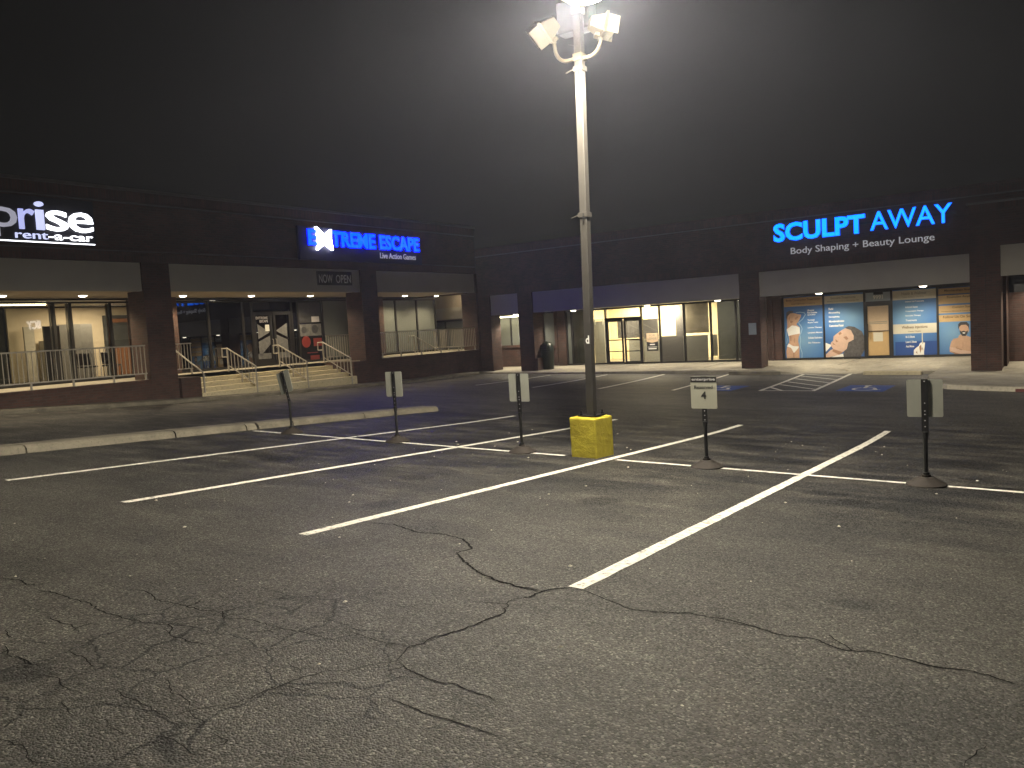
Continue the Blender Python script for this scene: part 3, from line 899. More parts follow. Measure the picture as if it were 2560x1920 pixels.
# lease room interior
yb = 36.8
C('interior_wall', 'wall_yel', (-19.6, -10.2, yb, yb + .1, FLR, 2.6), (-19.7, -19.6, YG + .1, yb, FLR, 2.6))
C('interior_wall', 'grey_in', (-10.6, -10.5, YG + .1, yb, FLR, 2.6))
C('interior_ceiling', 'ceil_in', (-19.7, -10.4, YG + .06, yb, 2.6, 2.66))
C('interior_floor', 'floor_in', (-19.7, -10.4, YG + .06, yb, FLR - .1, FLR - .004))
k5 = 35.0 / 35.0
bd = C('barn_door', 'grey_in', (rx(-19.52), rx(-18.93), 34.0, 34.06, FLR, 1.66))
C('barn_door_rail', 'white_frame', (rx(-19.7), rx(-18.7), 33.93, 33.96, 1.70, 1.745), (rx(-19.45), rx(-19.40), 33.95, 33.99, 1.5, 1.78), (rx(-19.02), rx(-18.97), 33.95, 33.99, 1.5, 1.78))
C('partition', 'char_in', (rx(-18.75), rx(-17.9), 35.0, 35.08, .78, 1.62))
C('partition', 'char_in', (rx(-17.85), rx(-17.0), 34.3, 34.38, .78, 1.62))
C('partition', 'grey_in', (rx(-17.85), rx(-17.0), 34.4, 34.48, FLR, .74))
C('partition', 'char_in', (rx(-16.85), rx(-16.10), 34.0, 34.06, .72, 1.63))
C('partition', 'grey_in', (rx(-16.85), rx(-15.75), 34.1, 34.16, FLR, .70))
C('partition', 'char_in', (rx(-15.75), rx(-14.6), 33.5, 33.58, FLR, .82), (rx(-15.02), rx(-14.6), 33.6, 33.68, .82, 2.15))
C('partition', 'brown_in', (rx(-14.6), rx(-13.4), 33.45, 33.5, .90, 2.2))
C('partition', 'grey_in', (rx(-14.6), rx(-13.45), 33.4, 33.46, FLR, .80))
C('partition', 'dark_in', (rx(-13.42), rx(-10.9), 34.6, 34.68, FLR, 2.2))
C('partition', 'pale_in', (rx(-13.35), rx(-13.05), 33.5, 33.56, -.12, .80))
C('ceiling_fixture', 'tube', (-17.8, -16.2, 35.2, 35.35, 2.53, 2.58), (-15.6, -14.6, 34.6, 34.75, 2.53, 2.58))
# beauty shop front
mS = [rx(x) for x in (-9.90, -8.30, -6.77, -5.80, -4.24, -2.9)]
storefront_right(rx(-9.96), -2.75, mS)
C('brick_return', 'brick', (rx(-10.58), rx(-9.97), YG - .02, YG + .3, -.6, rz(2.28)), (rx(-10.4), rx(-10.33), YG - .07, YG - .02, -.6, rz(2.28)))
d_ = MB(); x0, x1, zt = rx(-6.74), rx(-5.84), rz(1.72)
for a, b in ((x0, x0 + .07), (x1 - .07, x1)): d_.box(a, b, YG - .045, YG + .03, FLR, zt)
for a, b in ((FLR, FLR + .05), (rz(.64), rz(.66)), (zt - .10, zt)): d_.box(x0 + .07, x1 - .07, YG - .045, YG + .03, a, b)
sd = d_.build('door', 'dark_frame', rb)
C('door_handle', 'black_post', (x0 + .02, x0 + .09, YG - .12, YG - .046, rz(.44), rz(.95)), parent=sd)
C('transom_bar', 'dark_frame', (mS[2] + .036, mS[3] - .036, YG - .05, YG + .05, zt, zt + .07))
C('closer_box', 'dark_frame', (rx(-6.42), rx(-6.09), YG - .10, YG - .052, rz(2.05), rz(2.17)))
C('back_board', 'dark_in', (rx(-9.96), -2.7, YG + .08, YG + .2, FLR, rz(2.28)))
# wing at right
YW = 29.3
C('wing_brick', 'brick', (-2.77, XE, YW, YW + .5, 3.27, 4.35), (-2.77, -2.4, YW + .5, YF + .02, rz(2.2), 4.35))
C('soldier_course', 'soldier', (-2.77, XE, YW - .02, YW + .5, 4.35, 4.59))
C('wing_cap', 'coping', (-2.83, XE, YW - .07, YW + .55, 4.59, 4.65))
C('wing_roof', 'roof', (-2.4, XE, YW + .5, YF, 4.5, 4.58))
C('pier', 'brick', (-2.768, -1.93, YW + .004, YW + .8, -1.0, 3.27))
C('control_joint', 'ink', (-2.34, -2.325, YW - .001, YW + .01, -.6, 3.27))
C('fascia_panel', 'stucco', (-1.93, XE, YW + .06, YW + .25, 2.32, 3.268))
C('soffit', 'soffit', (-2.7, XE, YW + .25, 31.2, 2.40, 2.5))
C('wing_wall', 'brick', (-1.83, XE, 31.0, 31.2, -.9, 2.4), (-2.72, -1.835, YW + .8, 31.2, -.9, 2.4))
C('vent_opening', 'black', (-1.80, XE, 30.99, 31.0, 1.80, 2.4))

# walks on the right
mb = MB()
xsW = [-24.5, -23.1, -21, -18, -15, -12, -10, -9.2, -8.2, -6.4, -5.6, -4.5, -3.75]
def fz(x):   # front edge height
    g0 = gz(x, 29.8)
    if x < -12: return max(g0 + .07, -.46)
    if -8.7 < x < -6.0: return g0 + .012
    return min(-.455, g0 + .15) if x < -8 else g0 + .12
rows = []
for x in xsW:
    f_ = fz(x)
    rows.append([(x, 29.78, gz(x, 29.78) - .05), (x, 29.80, f_ - .02), (x, 29.84, f_), (x, 30.5, f_ + .02), (x, YG + .05, FLR - .008)])
n = len(rows)
mb.add([p for r_ in rows for p in r_], [(i * 5 + j, i * 5 + j + 1, (i + 1) * 5 + j + 1, (i + 1) * 5 + j) for i in range(n - 1) for j in range(4)])
mb.build('sidewalk', 'concrete', kind='structure')
mb = MB()
xe = [-3.78, -3.4, -2.9, -2.0, -1.35, -.5, 1, 4, 8, 14]
ye = [27.6, 25.4, 24.6, 24.25, 24.15, 24.1, 24.1, 24.1, 24.1, 24.1]
rows = []
for x, y in zip(xe, ye):
    g0 = gz(x, y) + .135
    rows.append([(x, y - .02, gz(x, y) - .05), (x, y, g0 - .02), (x + .01, y + .05, g0), (x, 27.8, gz(x, 27.8) + .135), (x, 29.2, gz(x, 29.2) + .13), (x, 31.05, -.45 if x > -2.5 else -.54)])
n = len(rows); m = 6
mb.add([p for r_ in rows for p in r_], [(i * m + j, i * m + j + 1, (i + 1) * m + j + 1, (i + 1) * m + j) for i in range(n - 1) for j in range(m - 1)])
mb.add([(-3.78, 27.58, gz(-3.78, 27.6) - .05), (-3.78, 29.81, gz(-3.78, 29.8) - .05), (-3.78, 29.81, fz(-3.75)), (-3.78, 27.6, gz(-3.78, 27.6) + .135)], [(0, 1, 2, 3)])
mb.add([(-3.78, 31.04, -.541), (-2.6, 31.04, -.541), (-2.6, YG + .05, FLR - .008), (-3.78, YG + .05, FLR - .008)], [(0, 1, 2, 3)])
mb.build('sidewalk', 'concrete', kind='structure')
mb = MB(); mb.box(-1.30, 3, 24.06, 24.085, gz(0, 24) - .1, gz(0, 24) + .10); mb.build('kerb_paint', 'red_curb', kind='structure')
mb = MB()
for x in (-7.1, -12.2, -16.4):
    mb.add([(x, 30.6, FLR - .0955 + .002), (x + .03, 30.6, FLR - .0955 + .002), (x + .35, YG, FLR - .003), (x + .32, YG, FLR - .003)], [(0, 1, 2, 3)])
mb.build('walk_joints', 'crack', kind='structure')
# drifted leaves on the walk by the empty shop
mb = MB()
for i in range(500):
    x = rnd.uniform(-19.5, -3.6); y = rnd.gauss(30.7, .35) if i % 3 else rnd.gauss(32.2, .3)
    if y < 29.95 or y > 32.6: continue
    t = (y - 30.5) / (YG + .05 - 30.5)
    f_ = None
    z = (-.435 + (FLR - .008 + .435) * max(0, t)) if x < -9 else (fz(x) + .02 + (FLR - .008 - fz(x) - .02) * max(0, t))
    r = rnd.uniform(.015, .05); a = rnd.uniform(0, 6)
    mb.add([(x + r * cos(a + q), y + r * sin(a + q), z + .012 + rnd.uniform(0, .012)) for q in (0, 1.2, 3.1, 4.2)], [(0, 1, 2, 3)])
mb.build('fallen_leaves', M['leaf'], kind='stuff', label='dry leaves drifted over the walk before the lit shopfronts')


# ------------------------------------------------------------------ stairs and railings
st = MB()
ne = [-22.95, -23.39, -23.83, -24.27, -24.71]
H = [(.65 - .142 * (4 - i)) for i in range(5)]
for i in range(5):
    st.box(ne[i], -24.72, 15.335, 22.125, -.7 if i == 0 else H[i - 1] - .001, H[i])
st.build('stairs', 'stairs', label='wide pale concrete stairs of five steps climbing to the raised walkway', cat='stairs', bevel=.012)


def railing(a, b, label, posts, top=1.70, bot=.85, foot=.65, step=.125):
    a, b = V((*a, 0)), V((*b, 0)); L = (b - a).length; t = (b - a) / L
    r_ = thing('railing', (a.x, a.y, foot), label, 'railing', 'painted metal railings on the raised walkway')
    P = lambda s, z: (a.x + t.x * s, a.y + t.y * s, z)
    m_ = MB(); m_.bar(P(0, top), P(L, top), .05, .04); m_.build('top_rail', 'rail', r_)
    m_ = MB(); m_.bar(P(0, bot), P(L, bot), .04, .035); m_.build('bottom_rail', 'rail', r_)
    for s in posts:
        m_ = MB(); m_.bar(P(s, foot), P(s, bot - .018), .045); m_.bar(P(s, foot), P(s, foot + .015), .10); m_.build('post', 'rail', r_)
    n = int(L / step); m_ = MB()
    for i in range(n + 1):
        s = .03 + (L - .06) * i / n; m_.bar(P(s, bot + .018), P(s, top - .02), .018)
    m_.build('balusters', 'rail', r_)
    return r_


railing((-23.25, 5.55), (-23.25, 13.70), 'long grey railing before the lit office, left of the first brick pier', [.3, 1.4, 2.5, 3.65, 4.80, 5.93, 7.1, 8.1])
railing((-24.6, 15.40), (-24.6, 16.15), 'short dark railing left of the stairs beside the first pier', [.05, .7])
railing((-24.6, 22.15), (-24.6, 23.70), 'short railing right of the stairs, beside the second pier', [.05, 1.5])
railing((-23.25, 23.78), (-23.25, 30.2), 'long railing before the frosted windows, right of the second pier', [.15, 1.25, 2.55, 3.85, 5.1, 6.35])
railing((-25.9, 30.3), (-23.3, 30.3), 'railing crossing the far end of the raised walkway', [.05, .9, 1.7, 2.5], step=.10)


def stair_rail(y, label, x_up=-24.45, x_dn=-22.95, zu=1.45, zd=.80, foot_dn=-.12, n=7, full=True):
    r_ = thing('handrail', (x_dn, y, foot_dn), label, 'handrail', 'pale handrails on the stairs')
    m_ = MB(); m_.tube([(x_up - .30, y, zu - .30), (x_up - .30, y, zu), (x_up, y, zu), (x_dn, y, zd)], .024, 8); m_.tube([(x_up - .30, y, zu - .30), (x_up, y, zu - .30)], .02, 8); m_.build('top_rail', 'rail', r_)
    m_ = MB(); m_.tube([(x_up, y, zu - .62), (x_up + .05, y, zu - .62), (x_dn, y, zd - .66)], .018, 8); m_.build('bottom_rail', 'rail', r_)
    m_ = MB(); m_.bar((x_up, y, .62), (x_up, y, zu), .045); m_.build('post', 'rail', r_)
    m_ = MB(); m_.bar((x_dn, y, foot_dn - .2), (x_dn, y, zd + .01), .045); m_.build('post', 'rail', r_)
    m_ = MB(); m_.bar((x_up + .72, y, .25), (x_up + .72, y, .52), .035); m_.build('post', 'rail', r_)
    m_ = MB()
    for i in range(1, n + 1):
        f = i / (n + 1); x = x_up + (x_dn - x_up) * f
        m_.bar((x, y, zu - .62 + (zd - .66 - zu + .62) * f), (x, y, zu + (zd - zu) * f), .02)
    m_.build('balusters', 'rail', r_)


stair_rail(17.45, 'leftmost free-standing pale handrail on the concrete stairs, before the dark glass')
stair_rail(19.68, 'middle pale handrail on the concrete stairs, before the double doors', foot_dn=-.17)
stair_rail(21.85, 'rightmost pale handrail on the concrete stairs, at their right edge', foot_dn=-.22)
r_ = thing('handrail', (-23.0, 15.45, .0), 'thick sloping handrail beside the brick cheek wall at the left edge of the stairs', 'handrail', 'pale handrails on the stairs')
m_ = MB(); m_.tube([(-24.6, 15.45, 1.50), (-24.4, 15.45, 1.47), (-22.98, 15.45, .72)], .028, 8); m_.build('top_rail', 'rail', r_)
m_ = MB(); m_.bar((-22.98, 15.45, -.15), (-22.98, 15.45, .73), .045); m_.build('post', 'rail', r_)
r_ = thing('handrail', (-25.4, 28.2, .65), 'sloping handrail behind the railing before the frosted windows', 'handrail')
m_ = MB(); m_.tube([(-25.4, 27.9, 1.15), (-25.4, 27.9, 1.48), (-25.4, 28.3, 1.48), (-25.4, 30.15, .66)], .024, 8); m_.build('top_rail', 'rail', r_)
m_ = MB(); m_.bar((-25.4, 28.3, .64), (-25.4, 28.3, 1.47), .045); m_.build('post', 'rail', r_)
m_ = MB()
for i in range(1, 9): m_.bar((-25.4, 28.3 + .2 * i, .64), (-25.4, 28.3 + .2 * i, 1.48 - .0887 * i), .02)
m_.build('balusters', 'rail', r_)

# ------------------------------------------------------------------ soffit lights
SL = [(-25.1, 8.3, 3.36, 'office'), (-25.1, 10.62, 3.36, 'round canopy light before the lit office, nearest the left edge of the photo'),
      (-25.1, 12.92, 3.36, 'round canopy light before the lit office, nearer the first pier'),
      (-25.2, 16.40, 3.36, 'round canopy light just right of the first pier, before the dark windows'),
      (-25.2, 19.22, 3.36, 'round canopy light above the middle of the stairs, left of the double doors'),
      (-25.2, 22.05, 3.36, 'round canopy light under the black and white banner by the second pier'),
      (-25.3, 27.75, 3.36, 'round canopy light before the frosted windows, nearer the second pier'),
      (-25.3, 30.0, 3.36, 'round canopy light at the far right end of the raised walkway'),
      (-18.75, 31.75, 2.228, 'round canopy light just left of the lamp pole, before the black window'),
      (-15.05, 31.70, 2.228, 'round canopy light above the lit double doors of the empty shop'),
      (-11.85, 31.50, 2.228, 'round canopy light near the right end of the empty shop front'),
      (-7.90, 31.45, 2.228, 'round canopy light above the window poster of the reclining woman'),
      (-4.38, 31.35, 2.228, 'round canopy light above the poster with the gloved hand'),
      (-21.9, 31.7, 2.228, 'round canopy light in the narrow bay left of the trash can'),
      (-.6, 30.3, 2.40, 'wing')]
proto = None
for x, y, z, lab in SL:
    if proto is None:
        t = thing('canopy_light', (x, y, z), 'canopy light beyond the left edge', 'light', 'round lights under the canopies')
        m_ = MB(); m_.lathe([(.15, z), (.155, z - .012), (.125, z - .02), (.12, z - .004)], (x, y, 0), 20); m_.build('trim_ring', 'white_frame', t)
        m_ = MB(); m_.lathe([(.118, z - .006), (.11, z - .035), (.07, z - .052), (.01, z - .058)], (x, y, 0), 20); m_.build('lit_lens', 'bulb', t)
        proto = t
    else:
        copy_tree(proto, (x, y, z), lab if len(lab) > 8 else 'round canopy light over the recess of the right-hand brick wing')
    pw = 190 if z > 3 else 240
    lamp('canopy_lamp', 'SPOT', (x, y, z - .07), pw * 1.9, (1., .80, .50) if z > 3 else (1., .87, .64), .10, spot=R(150))

# interior lamps and added fill lights
lamp('office_lamp', 'AREA', (-29.2, 15.6, 3.28), 200, (1., .82, .58), 1.6, (0, 0, 0), 2.0)
lamp('office_lamp', 'AREA', (-28.5, 12.6, 3.28), 30, (1., .82, .5), .3, (0, 0, 0), 1.8)
lamp('shop_lamp_and_fill', 'AREA', (-17.0, 35.6, 2.5), 600, (1., .86, .55), 3.0, (0, 0, 0), 1.2)
lamp('shop_lamp_and_fill', 'AREA', (-14.6, 34.6, 2.5), 220, (1., .86, .55), 1.0, (0, 0, 0), .8)
lamp('shop_lamp_and_fill', 'AREA', (-14.8, 33.1, 2.12), 150, (1., .88, .64), .15, (R(35), 0, 0), .15)  # added fill just inside the glass, brightening the partition fronts
lamp('shop_lamp_and_fill', 'AREA', (-17.5, 33.15, 2.12), 110, (1., .88, .60), .15, (R(35), 0, 0), .15)  # added fill behind the double doors
lamp('shop_lamp_and_fill', 'AREA', (-12.2, 33.15, 2.12), 50, (1., .9, .7), .15, (R(35), 0, 0), .15)  # added fill at the right end of the room
lamp('corner_lamp', 'POINT', (-26.0, 32.2, 3.2), 14, (1., .82, .5), .1)
t = thing('tube_light', (rx(-24.6), YG - .2, rz(2.2)), 'bright tube light under the canopy in the narrow corner bay', 'light')
m_ = MB(); m_.tube([(rx(-24.65), YG - .25, rz(2.15)), (rx(-22.5), YG - .25, rz(2.15))], .03, 8); m_.build('lit_tube', 'tube', t)
m_ = MB(); m_.box(rx(-24.72), rx(-22.4), YG - .31, YG - .19, rz(2.19), rz(2.26)); m_.build('tube_housing', 'white_frame', t)
lamp('tube_lamp', 'AREA', (rx(-23.5), YG - .35, rz(2.1)), 26, (1., .84, .52), 2.0, (0, 0, 0), .1)

# ------------------------------------------------------------------ signs on the buildings
XS = XF + .06
t = thing('shop_sign', (XS, 9, 5.2), 'wide black lightbox with glowing white lettering, cut off by the left edge of the photo', 'sign')
m_ = MB(); m_.box(XS + .12, XS - .05, 5.6, 12.32, 4.62, 5.86); m_.build('sign_box', 'black_panel', t)
m_ = MB(); m_.box(XS + .135, XS + .121, 5.65, 12.28, 4.625, 4.655); m_.build('light_strip', 'white_letter', t)
F = FL(XS + .12)
for s, a0, a1, b0, b1, mt in (('enter', 6.9, 9.60, 4.96, 5.66, 'dim_letter2'), ('p', 9.66, 10.24, 4.74, 5.50, 'dim_letter2'), ('r', 10.29, 10.69, 4.96, 5.50, 'dim_letter'), ('i', 10.71, 10.94, 4.965, 5.72, 'mid_letter'),
                              ('s', 10.98, 11.56, 4.955, 5.51, 'white_letter'), ('e', 11.58, 12.26, 4.955, 5.51, 'white_letter')):
    m_ = MB(); m_.text(F, s, a0, a1, b0, b1, .005, .07, bold=.004); m_.build('sign_letters', mt, t)
m_ = MB(); m_.text(F, 'rent', 10.17, 11.00, 4.715, 4.885, .005, .05, bold=.0); m_.build('sign_letters', 'mid_letter', t)
m_ = MB(); m_.text(F, '-a-car', 11.02, 12.22, 4.715, 4.860, .005, .05, bold=.0); m_.build('sign_letters', 'white_letter', t)

t = thing('shop_sign', (XS, 23, 5.1), 'dark blue sign with glowing blue letters and a bright white X above the banner', 'sign')
m_ = MB(); m_.box(XS + .06, XS - .05, 19.75, 26.42, 4.50, 5.72); m_.build('sign_panel', 'navy', t)
F = FL(XS + .06)
blue = (('E', 20.16, 20.56), ('TREME', 21.28, 23.60), ('ESCAPE', 23.86, 26.22))
for s, a0, a1 in blue:
    m_ = MB(); m_.text(F, s, a0 - .02, a1 + .02, 5.02, 5.63, .004, .05, bold=.05); m_.build('sign_halo', 'blue_edge', t)
    m_ = MB(); m_.text(F, s, a0, a1, 5.04, 5.61, .055, .03, bold=.03); m_.build('sign_letters', 'blue_letter', t)
m_ = MB()
for q in ([(20.54, 5.72), (20.92, 5.44), (21.27, 5.66), (21.24, 5.30), (21.30, 4.88), (20.92, 5.10), (20.55, 4.86), (20.60, 5.30)],):
    O_, U_, V_, N_ = F
    m_.prism([O_ + U_ * a + V_ * b + N_ * .004 for a, b in q], N_ * .12)
m_.build('sign_star', 'star', t)
m_ = MB(); m_.text(F, 'Live Action Games', 23.88, 26.02, 4.69, 4.92, .005, .02, bold=.006); m_.build('sign_tagline', 'tagline', t)

t = thing('banner', (XF - .06, 21.5, 3.8), 'small dark banner reading NOW OPEN in white on the grey fascia', 'banner')
m_ = MB(); m_.box(XF - .055, XF - .078, 20.66, 22.42, 3.60, 4.12); m_.build('banner_sheet', 'ink', t)
m_ = MB(); m_.text(FL(XF - .055), 'NOW', 20.74, 21.42, 3.68, 4.00, .003, bold=.01); m_.text(FL(XF - .055), 'OPEN', 21.58, 22.36, 3.68, 4.00, .003, bold=.01); m_.build('banner_lettering', 'white_print', t)

YS = YF - .09
Kq = (YS) / 31.15
qx = lambda x: x * Kq
qz = lambda z: 1.6 + (z - 1.6) * Kq
t = thing('shop_sign', (qx(-6.4), YS, qz(4.4)), 'glowing cyan letters over a grey tagline on the right-hand brick wall, above the posters', 'sign')
F = FR(YS)
m_ = MB(); m_.box(qx(-9.5), qx(-3.3), YS + .02, YS + .06, qz(4.55), qz(4.63)); m_.build('sign_raceway', 'black_panel', t)
for nm, mt, gr, d0, dp, b1, b2 in (('sign_returns', 'cyan_edge', .012, .01, .07, .04, .012), ('sign_letters', 'cyan_letter', 0, .078, .012, .03, .0)):
    m_ = MB(); m_.text(F, 'SCULPT', qx(-9.39) - gr, qx(-6.16) + gr, qz(4.24) - gr, qz(4.91) + gr, d0, dp, bold=b1); m_.build(nm, mt, t)
    m_ = MB(); m_.text(F, 'AWAY', qx(-5.98) - gr, qx(-3.42) + gr, qz(4.29) - gr, qz(4.93) + gr, d0, dp, bold=b2); m_.build(nm, mt, t)
m_ = MB(); m_.text(F, 'Body Shaping + Beauty Lounge', qx(-8.79), qx(-3.96), qz(3.66), qz(3.98), .01, .03, bold=.004); m_.build('sign_tagline', 'tagline', t)

# lit sign out of frame that the office glass mirrors
t = thing('shop_sign', (11.2, YW - .1, 3.9), 'row of white lit letters on the far right brick wing, mirrored in the office glass', 'sign')
m_ = MB(); m_.text(FR(YW - .03), 'BICY', 10.1, 12.6, 3.55, 4.2, .01, .05, bold=.03); m_.build('sign_letters', 'white_letter', t)

t = thing('lease_sign', (rx(-15.8), YG - .03, .6), 'pale FOR LEASE sign with dark lower half in the lit shop window', 'sign')
LX0, LX1 = rx(-16.09), rx(-15.53)
m_ = MB(); m_.box(LX0, LX1, YG - .03, YG - .012, rz(.17), rz(.98)); m_.build('sign_board', 'ink', t)
F = FR(YG - .03)
m_ = MB(); m_.poly(F, [(LX0, rz(.60)), ((LX0 + LX1) / 2, rz(.54)), (LX1, rz(.60)), (LX1, rz(.98)), (LX0, rz(.98))], .003); m_.build('sign_face', 'pale_tan', t)
m_ = MB(); m_.text(F, 'FOR', LX0 + .12, LX1 - .12, rz(.83), rz(.93), .006, bold=.01); m_.text(F, 'LEASE', LX0 + .06, LX1 - .06, rz(.69), rz(.79), .006, bold=.01); m_.build('sign_lettering', 'grey_ink', t)
m_ = MB(); m_.rect(F, LX0 + .15, LX1 - .15, rz(.44), rz(.49), .003); m_.rect(F, LX0 + .05, LX1 - .05, rz(.34), rz(.36), .003); m_.rect(F, LX0 + .08, LX1 - .08, rz(.25), rz(.30), .003); m_.build('sign_lines', 'white_print', t)

t = MB(); t.box(qx(-10.53), qx(-10.23), YF - .03, YF - .006, qz(.78), qz(1.23))
t.build('wall_plaque', 'pale_blue', label='small pale plaque on the brick pier left of the posters', cat='plaque')

# ------------------------------------------------------------------ posters on the beauty shop glass
kp = (YG - .01) / 33.66
px_ = lambda x: x * kp
pz_ = lambda z: 1.6 + (z - 1.6) * kp


def poster(name, x0, x1, z0, z1, label, mat):
    t = thing(name, ((px_(x0) + px_(x1)) / 2, YG - .01, pz_(z0)), label, 'poster', 'printed posters filling the beauty shop windows')
    m_ = MB(); m_.box(px_(x0), px_(x1), YG - .012, YG + .004, pz_(z0), pz_(z1)); m_.build('poster_sheet', mat, t)
    return t


FP = FR(YG - .012)
def A1(x, y): return (px_(-9.80 + .00212 * (x - 165 - (y - 160) * .033)), pz_(2.21 - .00220 * (y - 160 + (x - 165) * .059)))
def A3(x, y): return (px_(-5.76 + .00246 * (x - 390 - (y - 20) * .02)), pz_(2.21 - .00276 * (y - 20 + (x - 390) * .055)))


def G_(t, name, mat, polys, A, d):
    m_ = MB()
    for q in polys: m_.poly(FP, [A(*p) for p in q], d)
    return m_.build(name, mat, t)


def rib(t, name, mat, pts, A, w, d):
    m_ = MB(); m_.ribbon(FP, [A(*p) for p in pts], w, d); return m_.build(name, mat, t)


def T_(t, name, mat, rows, d=.004):
    m_ = MB()
    for s, a0, a1, b0, b1, bo in rows: m_.text(FP, s, px_(a0), px_(a1), pz_(b0), pz_(b1), d, bold=bo)
    return m_.build(name, mat, t)


t = poster('window_poster', -9.86, -8.34, -.34, 2.21, 'blue window poster of a standing woman in white underwear, tan heading band', blueprint_mat('blue_print_a', -8.9, .4))
m_ = MB(); m_.rect(FP, px_(-9.86), px_(-8.34), pz_(1.79), pz_(2.14), .002); m_.build('heading_band', 'tan', t)
T_(t, 'heading_text', 'tan_ink', [('Body Contouring Treatments', -9.76, -8.42, 1.98, 2.09, .02), ('Loose Tightening & Contouring', -9.55, -8.62, 1.85, 1.92, .01)])
T_(t, 'list_text', 'white_print', [('Ultrasonic', -8.93, -8.66, 1.56, 1.64, .02), ('Non-Invasive', -8.93, -8.55, 1.47, 1.54, .02), ('Liposuction', -8.93, -8.62, 1.38, 1.45, .02),
   ('Targeted', -8.93, -8.66, 1.16, 1.24, .02), ('Muscle Toning', -8.92, -8.52, 1.06, 1.14, .02), ('Laminar Therapy', -8.93, -8.38, .86, .93, .02), ('Lymphatic Massage', -8.93, -8.37, .65, .73, .02), ('Cellulite Reduction', -8.93, -8.38, .45, .53, .02), ('Skin Tightening', -8.93, -8.46, .24, .32, .02)])
G_(t, 'hair', 'hair2', [[(185, 560), (195, 450), (250, 420), (330, 430), (300, 470), (230, 520), (205, 600)]], A1, .003)
G_(t, 'body', 'skin', [[(205, 600), (215, 520), (260, 470), (330, 460), (400, 480), (470, 490), (465, 530), (420, 620), (380, 670), (440, 720), (450, 850), (425, 900), (415, 980), (440, 1090), (440, 1310), (205, 1310), (190, 1180), (215, 1060), (250, 1000), (240, 900), (200, 760), (210, 720)]], A1, .004)
G_(t, 'body_shade', 'skin_dk', [[(345, 560), (400, 520), (420, 540), (370, 590)], [(270, 600), (320, 610), (300, 650), (265, 640)], [(235, 560), (262, 520), (250, 600)], [(322, 1200), (345, 1200), (338, 1310), (326, 1310)], [(340, 930), (350, 930), (352, 1010), (342, 1010)], [(260, 870), (290, 900), (285, 985), (270, 985)]], A1, .0048)
G_(t, 'underwear', 'white_print', [[(200, 765), (300, 690), (380, 700), (445, 730), (450, 840), (330, 862), (232, 890)], [(215, 1060), (240, 1030), (320, 1075), (425, 1075), (420, 1110), (345, 1195), (330, 1195), (280, 1110), (205, 1085)]], A1, .0055)
rib(t, 'outline', 'sky_line', [(370, 455), (450, 445), (530, 455), (550, 490), (500, 570), (420, 640), (470, 700), (490, 750), (470, 830), (445, 860), (465, 960), (450, 1040), (465, 1120), (490, 1200), (485, 1310)], A1, .022, .0058)
rib(t, 'outline', 'sky_line', [(200, 770), (195, 880), (210, 960), (195, 1030)], A1, .015, .0058)

t = poster('window_poster', -8.26, -6.80, -.34, 2.21, 'pale blue window poster of a reclining dark-haired woman, white heading band', blueprint_mat('blue_print_b', -7.0, 1.25))
m_ = MB(); m_.rect(FP, px_(-8.26), px_(-6.80), pz_(1.81), pz_(2.12), .002); m_.build('heading_band', 'offwhite', t)
T_(t, 'heading_text', 'grey_ink', [('Skincare Treatments', -8.02, -7.08, 1.98, 2.08, .02), ('Medical Treatments to Rejuvenate Skin', -8.14, -6.95, 1.86, 1.93, .01)])
T_(t, 'list_text', 'white_print', [('Facial', -8.10, -7.93, 1.56, 1.65, .03), ('Microneedling', -8.10, -7.68, 1.40, 1.49, .03), ('Dermaplaning', -8.10, -7.70, 1.24, 1.32, .03), ('Microdermabrasion', -8.10, -7.53, 1.07, 1.15, .03), ('Customized Facial', -8.10, -7.56, .89, .98, .03)])
G_(t, 'hair', 'hair2', [[(1270, 720), (1330, 690), (1430, 700), (1560, 780), (1620, 900), (1620, 1090), (1560, 1200), (1540, 1280), (1250, 1285), (1240, 1200), (1300, 1000), (1400, 900), (1380, 800)]], A1, .003)
G_(t, 'face', 'skin_lt', [[(1200, 770), (1270, 730), (1370, 760), (1420, 860), (1420, 930), (1330, 980), (1300, 1100), (1230, 1160), (1170, 1210), (905, 1285), (900, 1240), (1010, 1130), (1060, 1110), (1010, 1040), (1020, 990), (1060, 960), (1065, 880), (1110, 840)]], A1, .004)
G_(t, 'face_shade', 'skin_dk', [[(1150, 820), (1190, 795), (1210, 830), (1165, 855)], [(1240, 890), (1290, 870), (1330, 920), (1290, 940)], [(1095, 930), (1125, 950), (1150, 970), (1110, 985)], [(1040, 985), (1085, 1020), (1110, 1045), (1060, 1025)], [(1060, 1110), (1230, 1160), (1170, 1210), (1040, 1150)]], A1, .0048)
G_(t, 'robe', 'white_print', [[(895, 990), (1010, 1030), (1020, 1060), (930, 1160), (898, 1170)], [(950, 1285), (1100, 1230), (1235, 1185), (1245, 1230), (1255, 1285)]], A1, .0052)

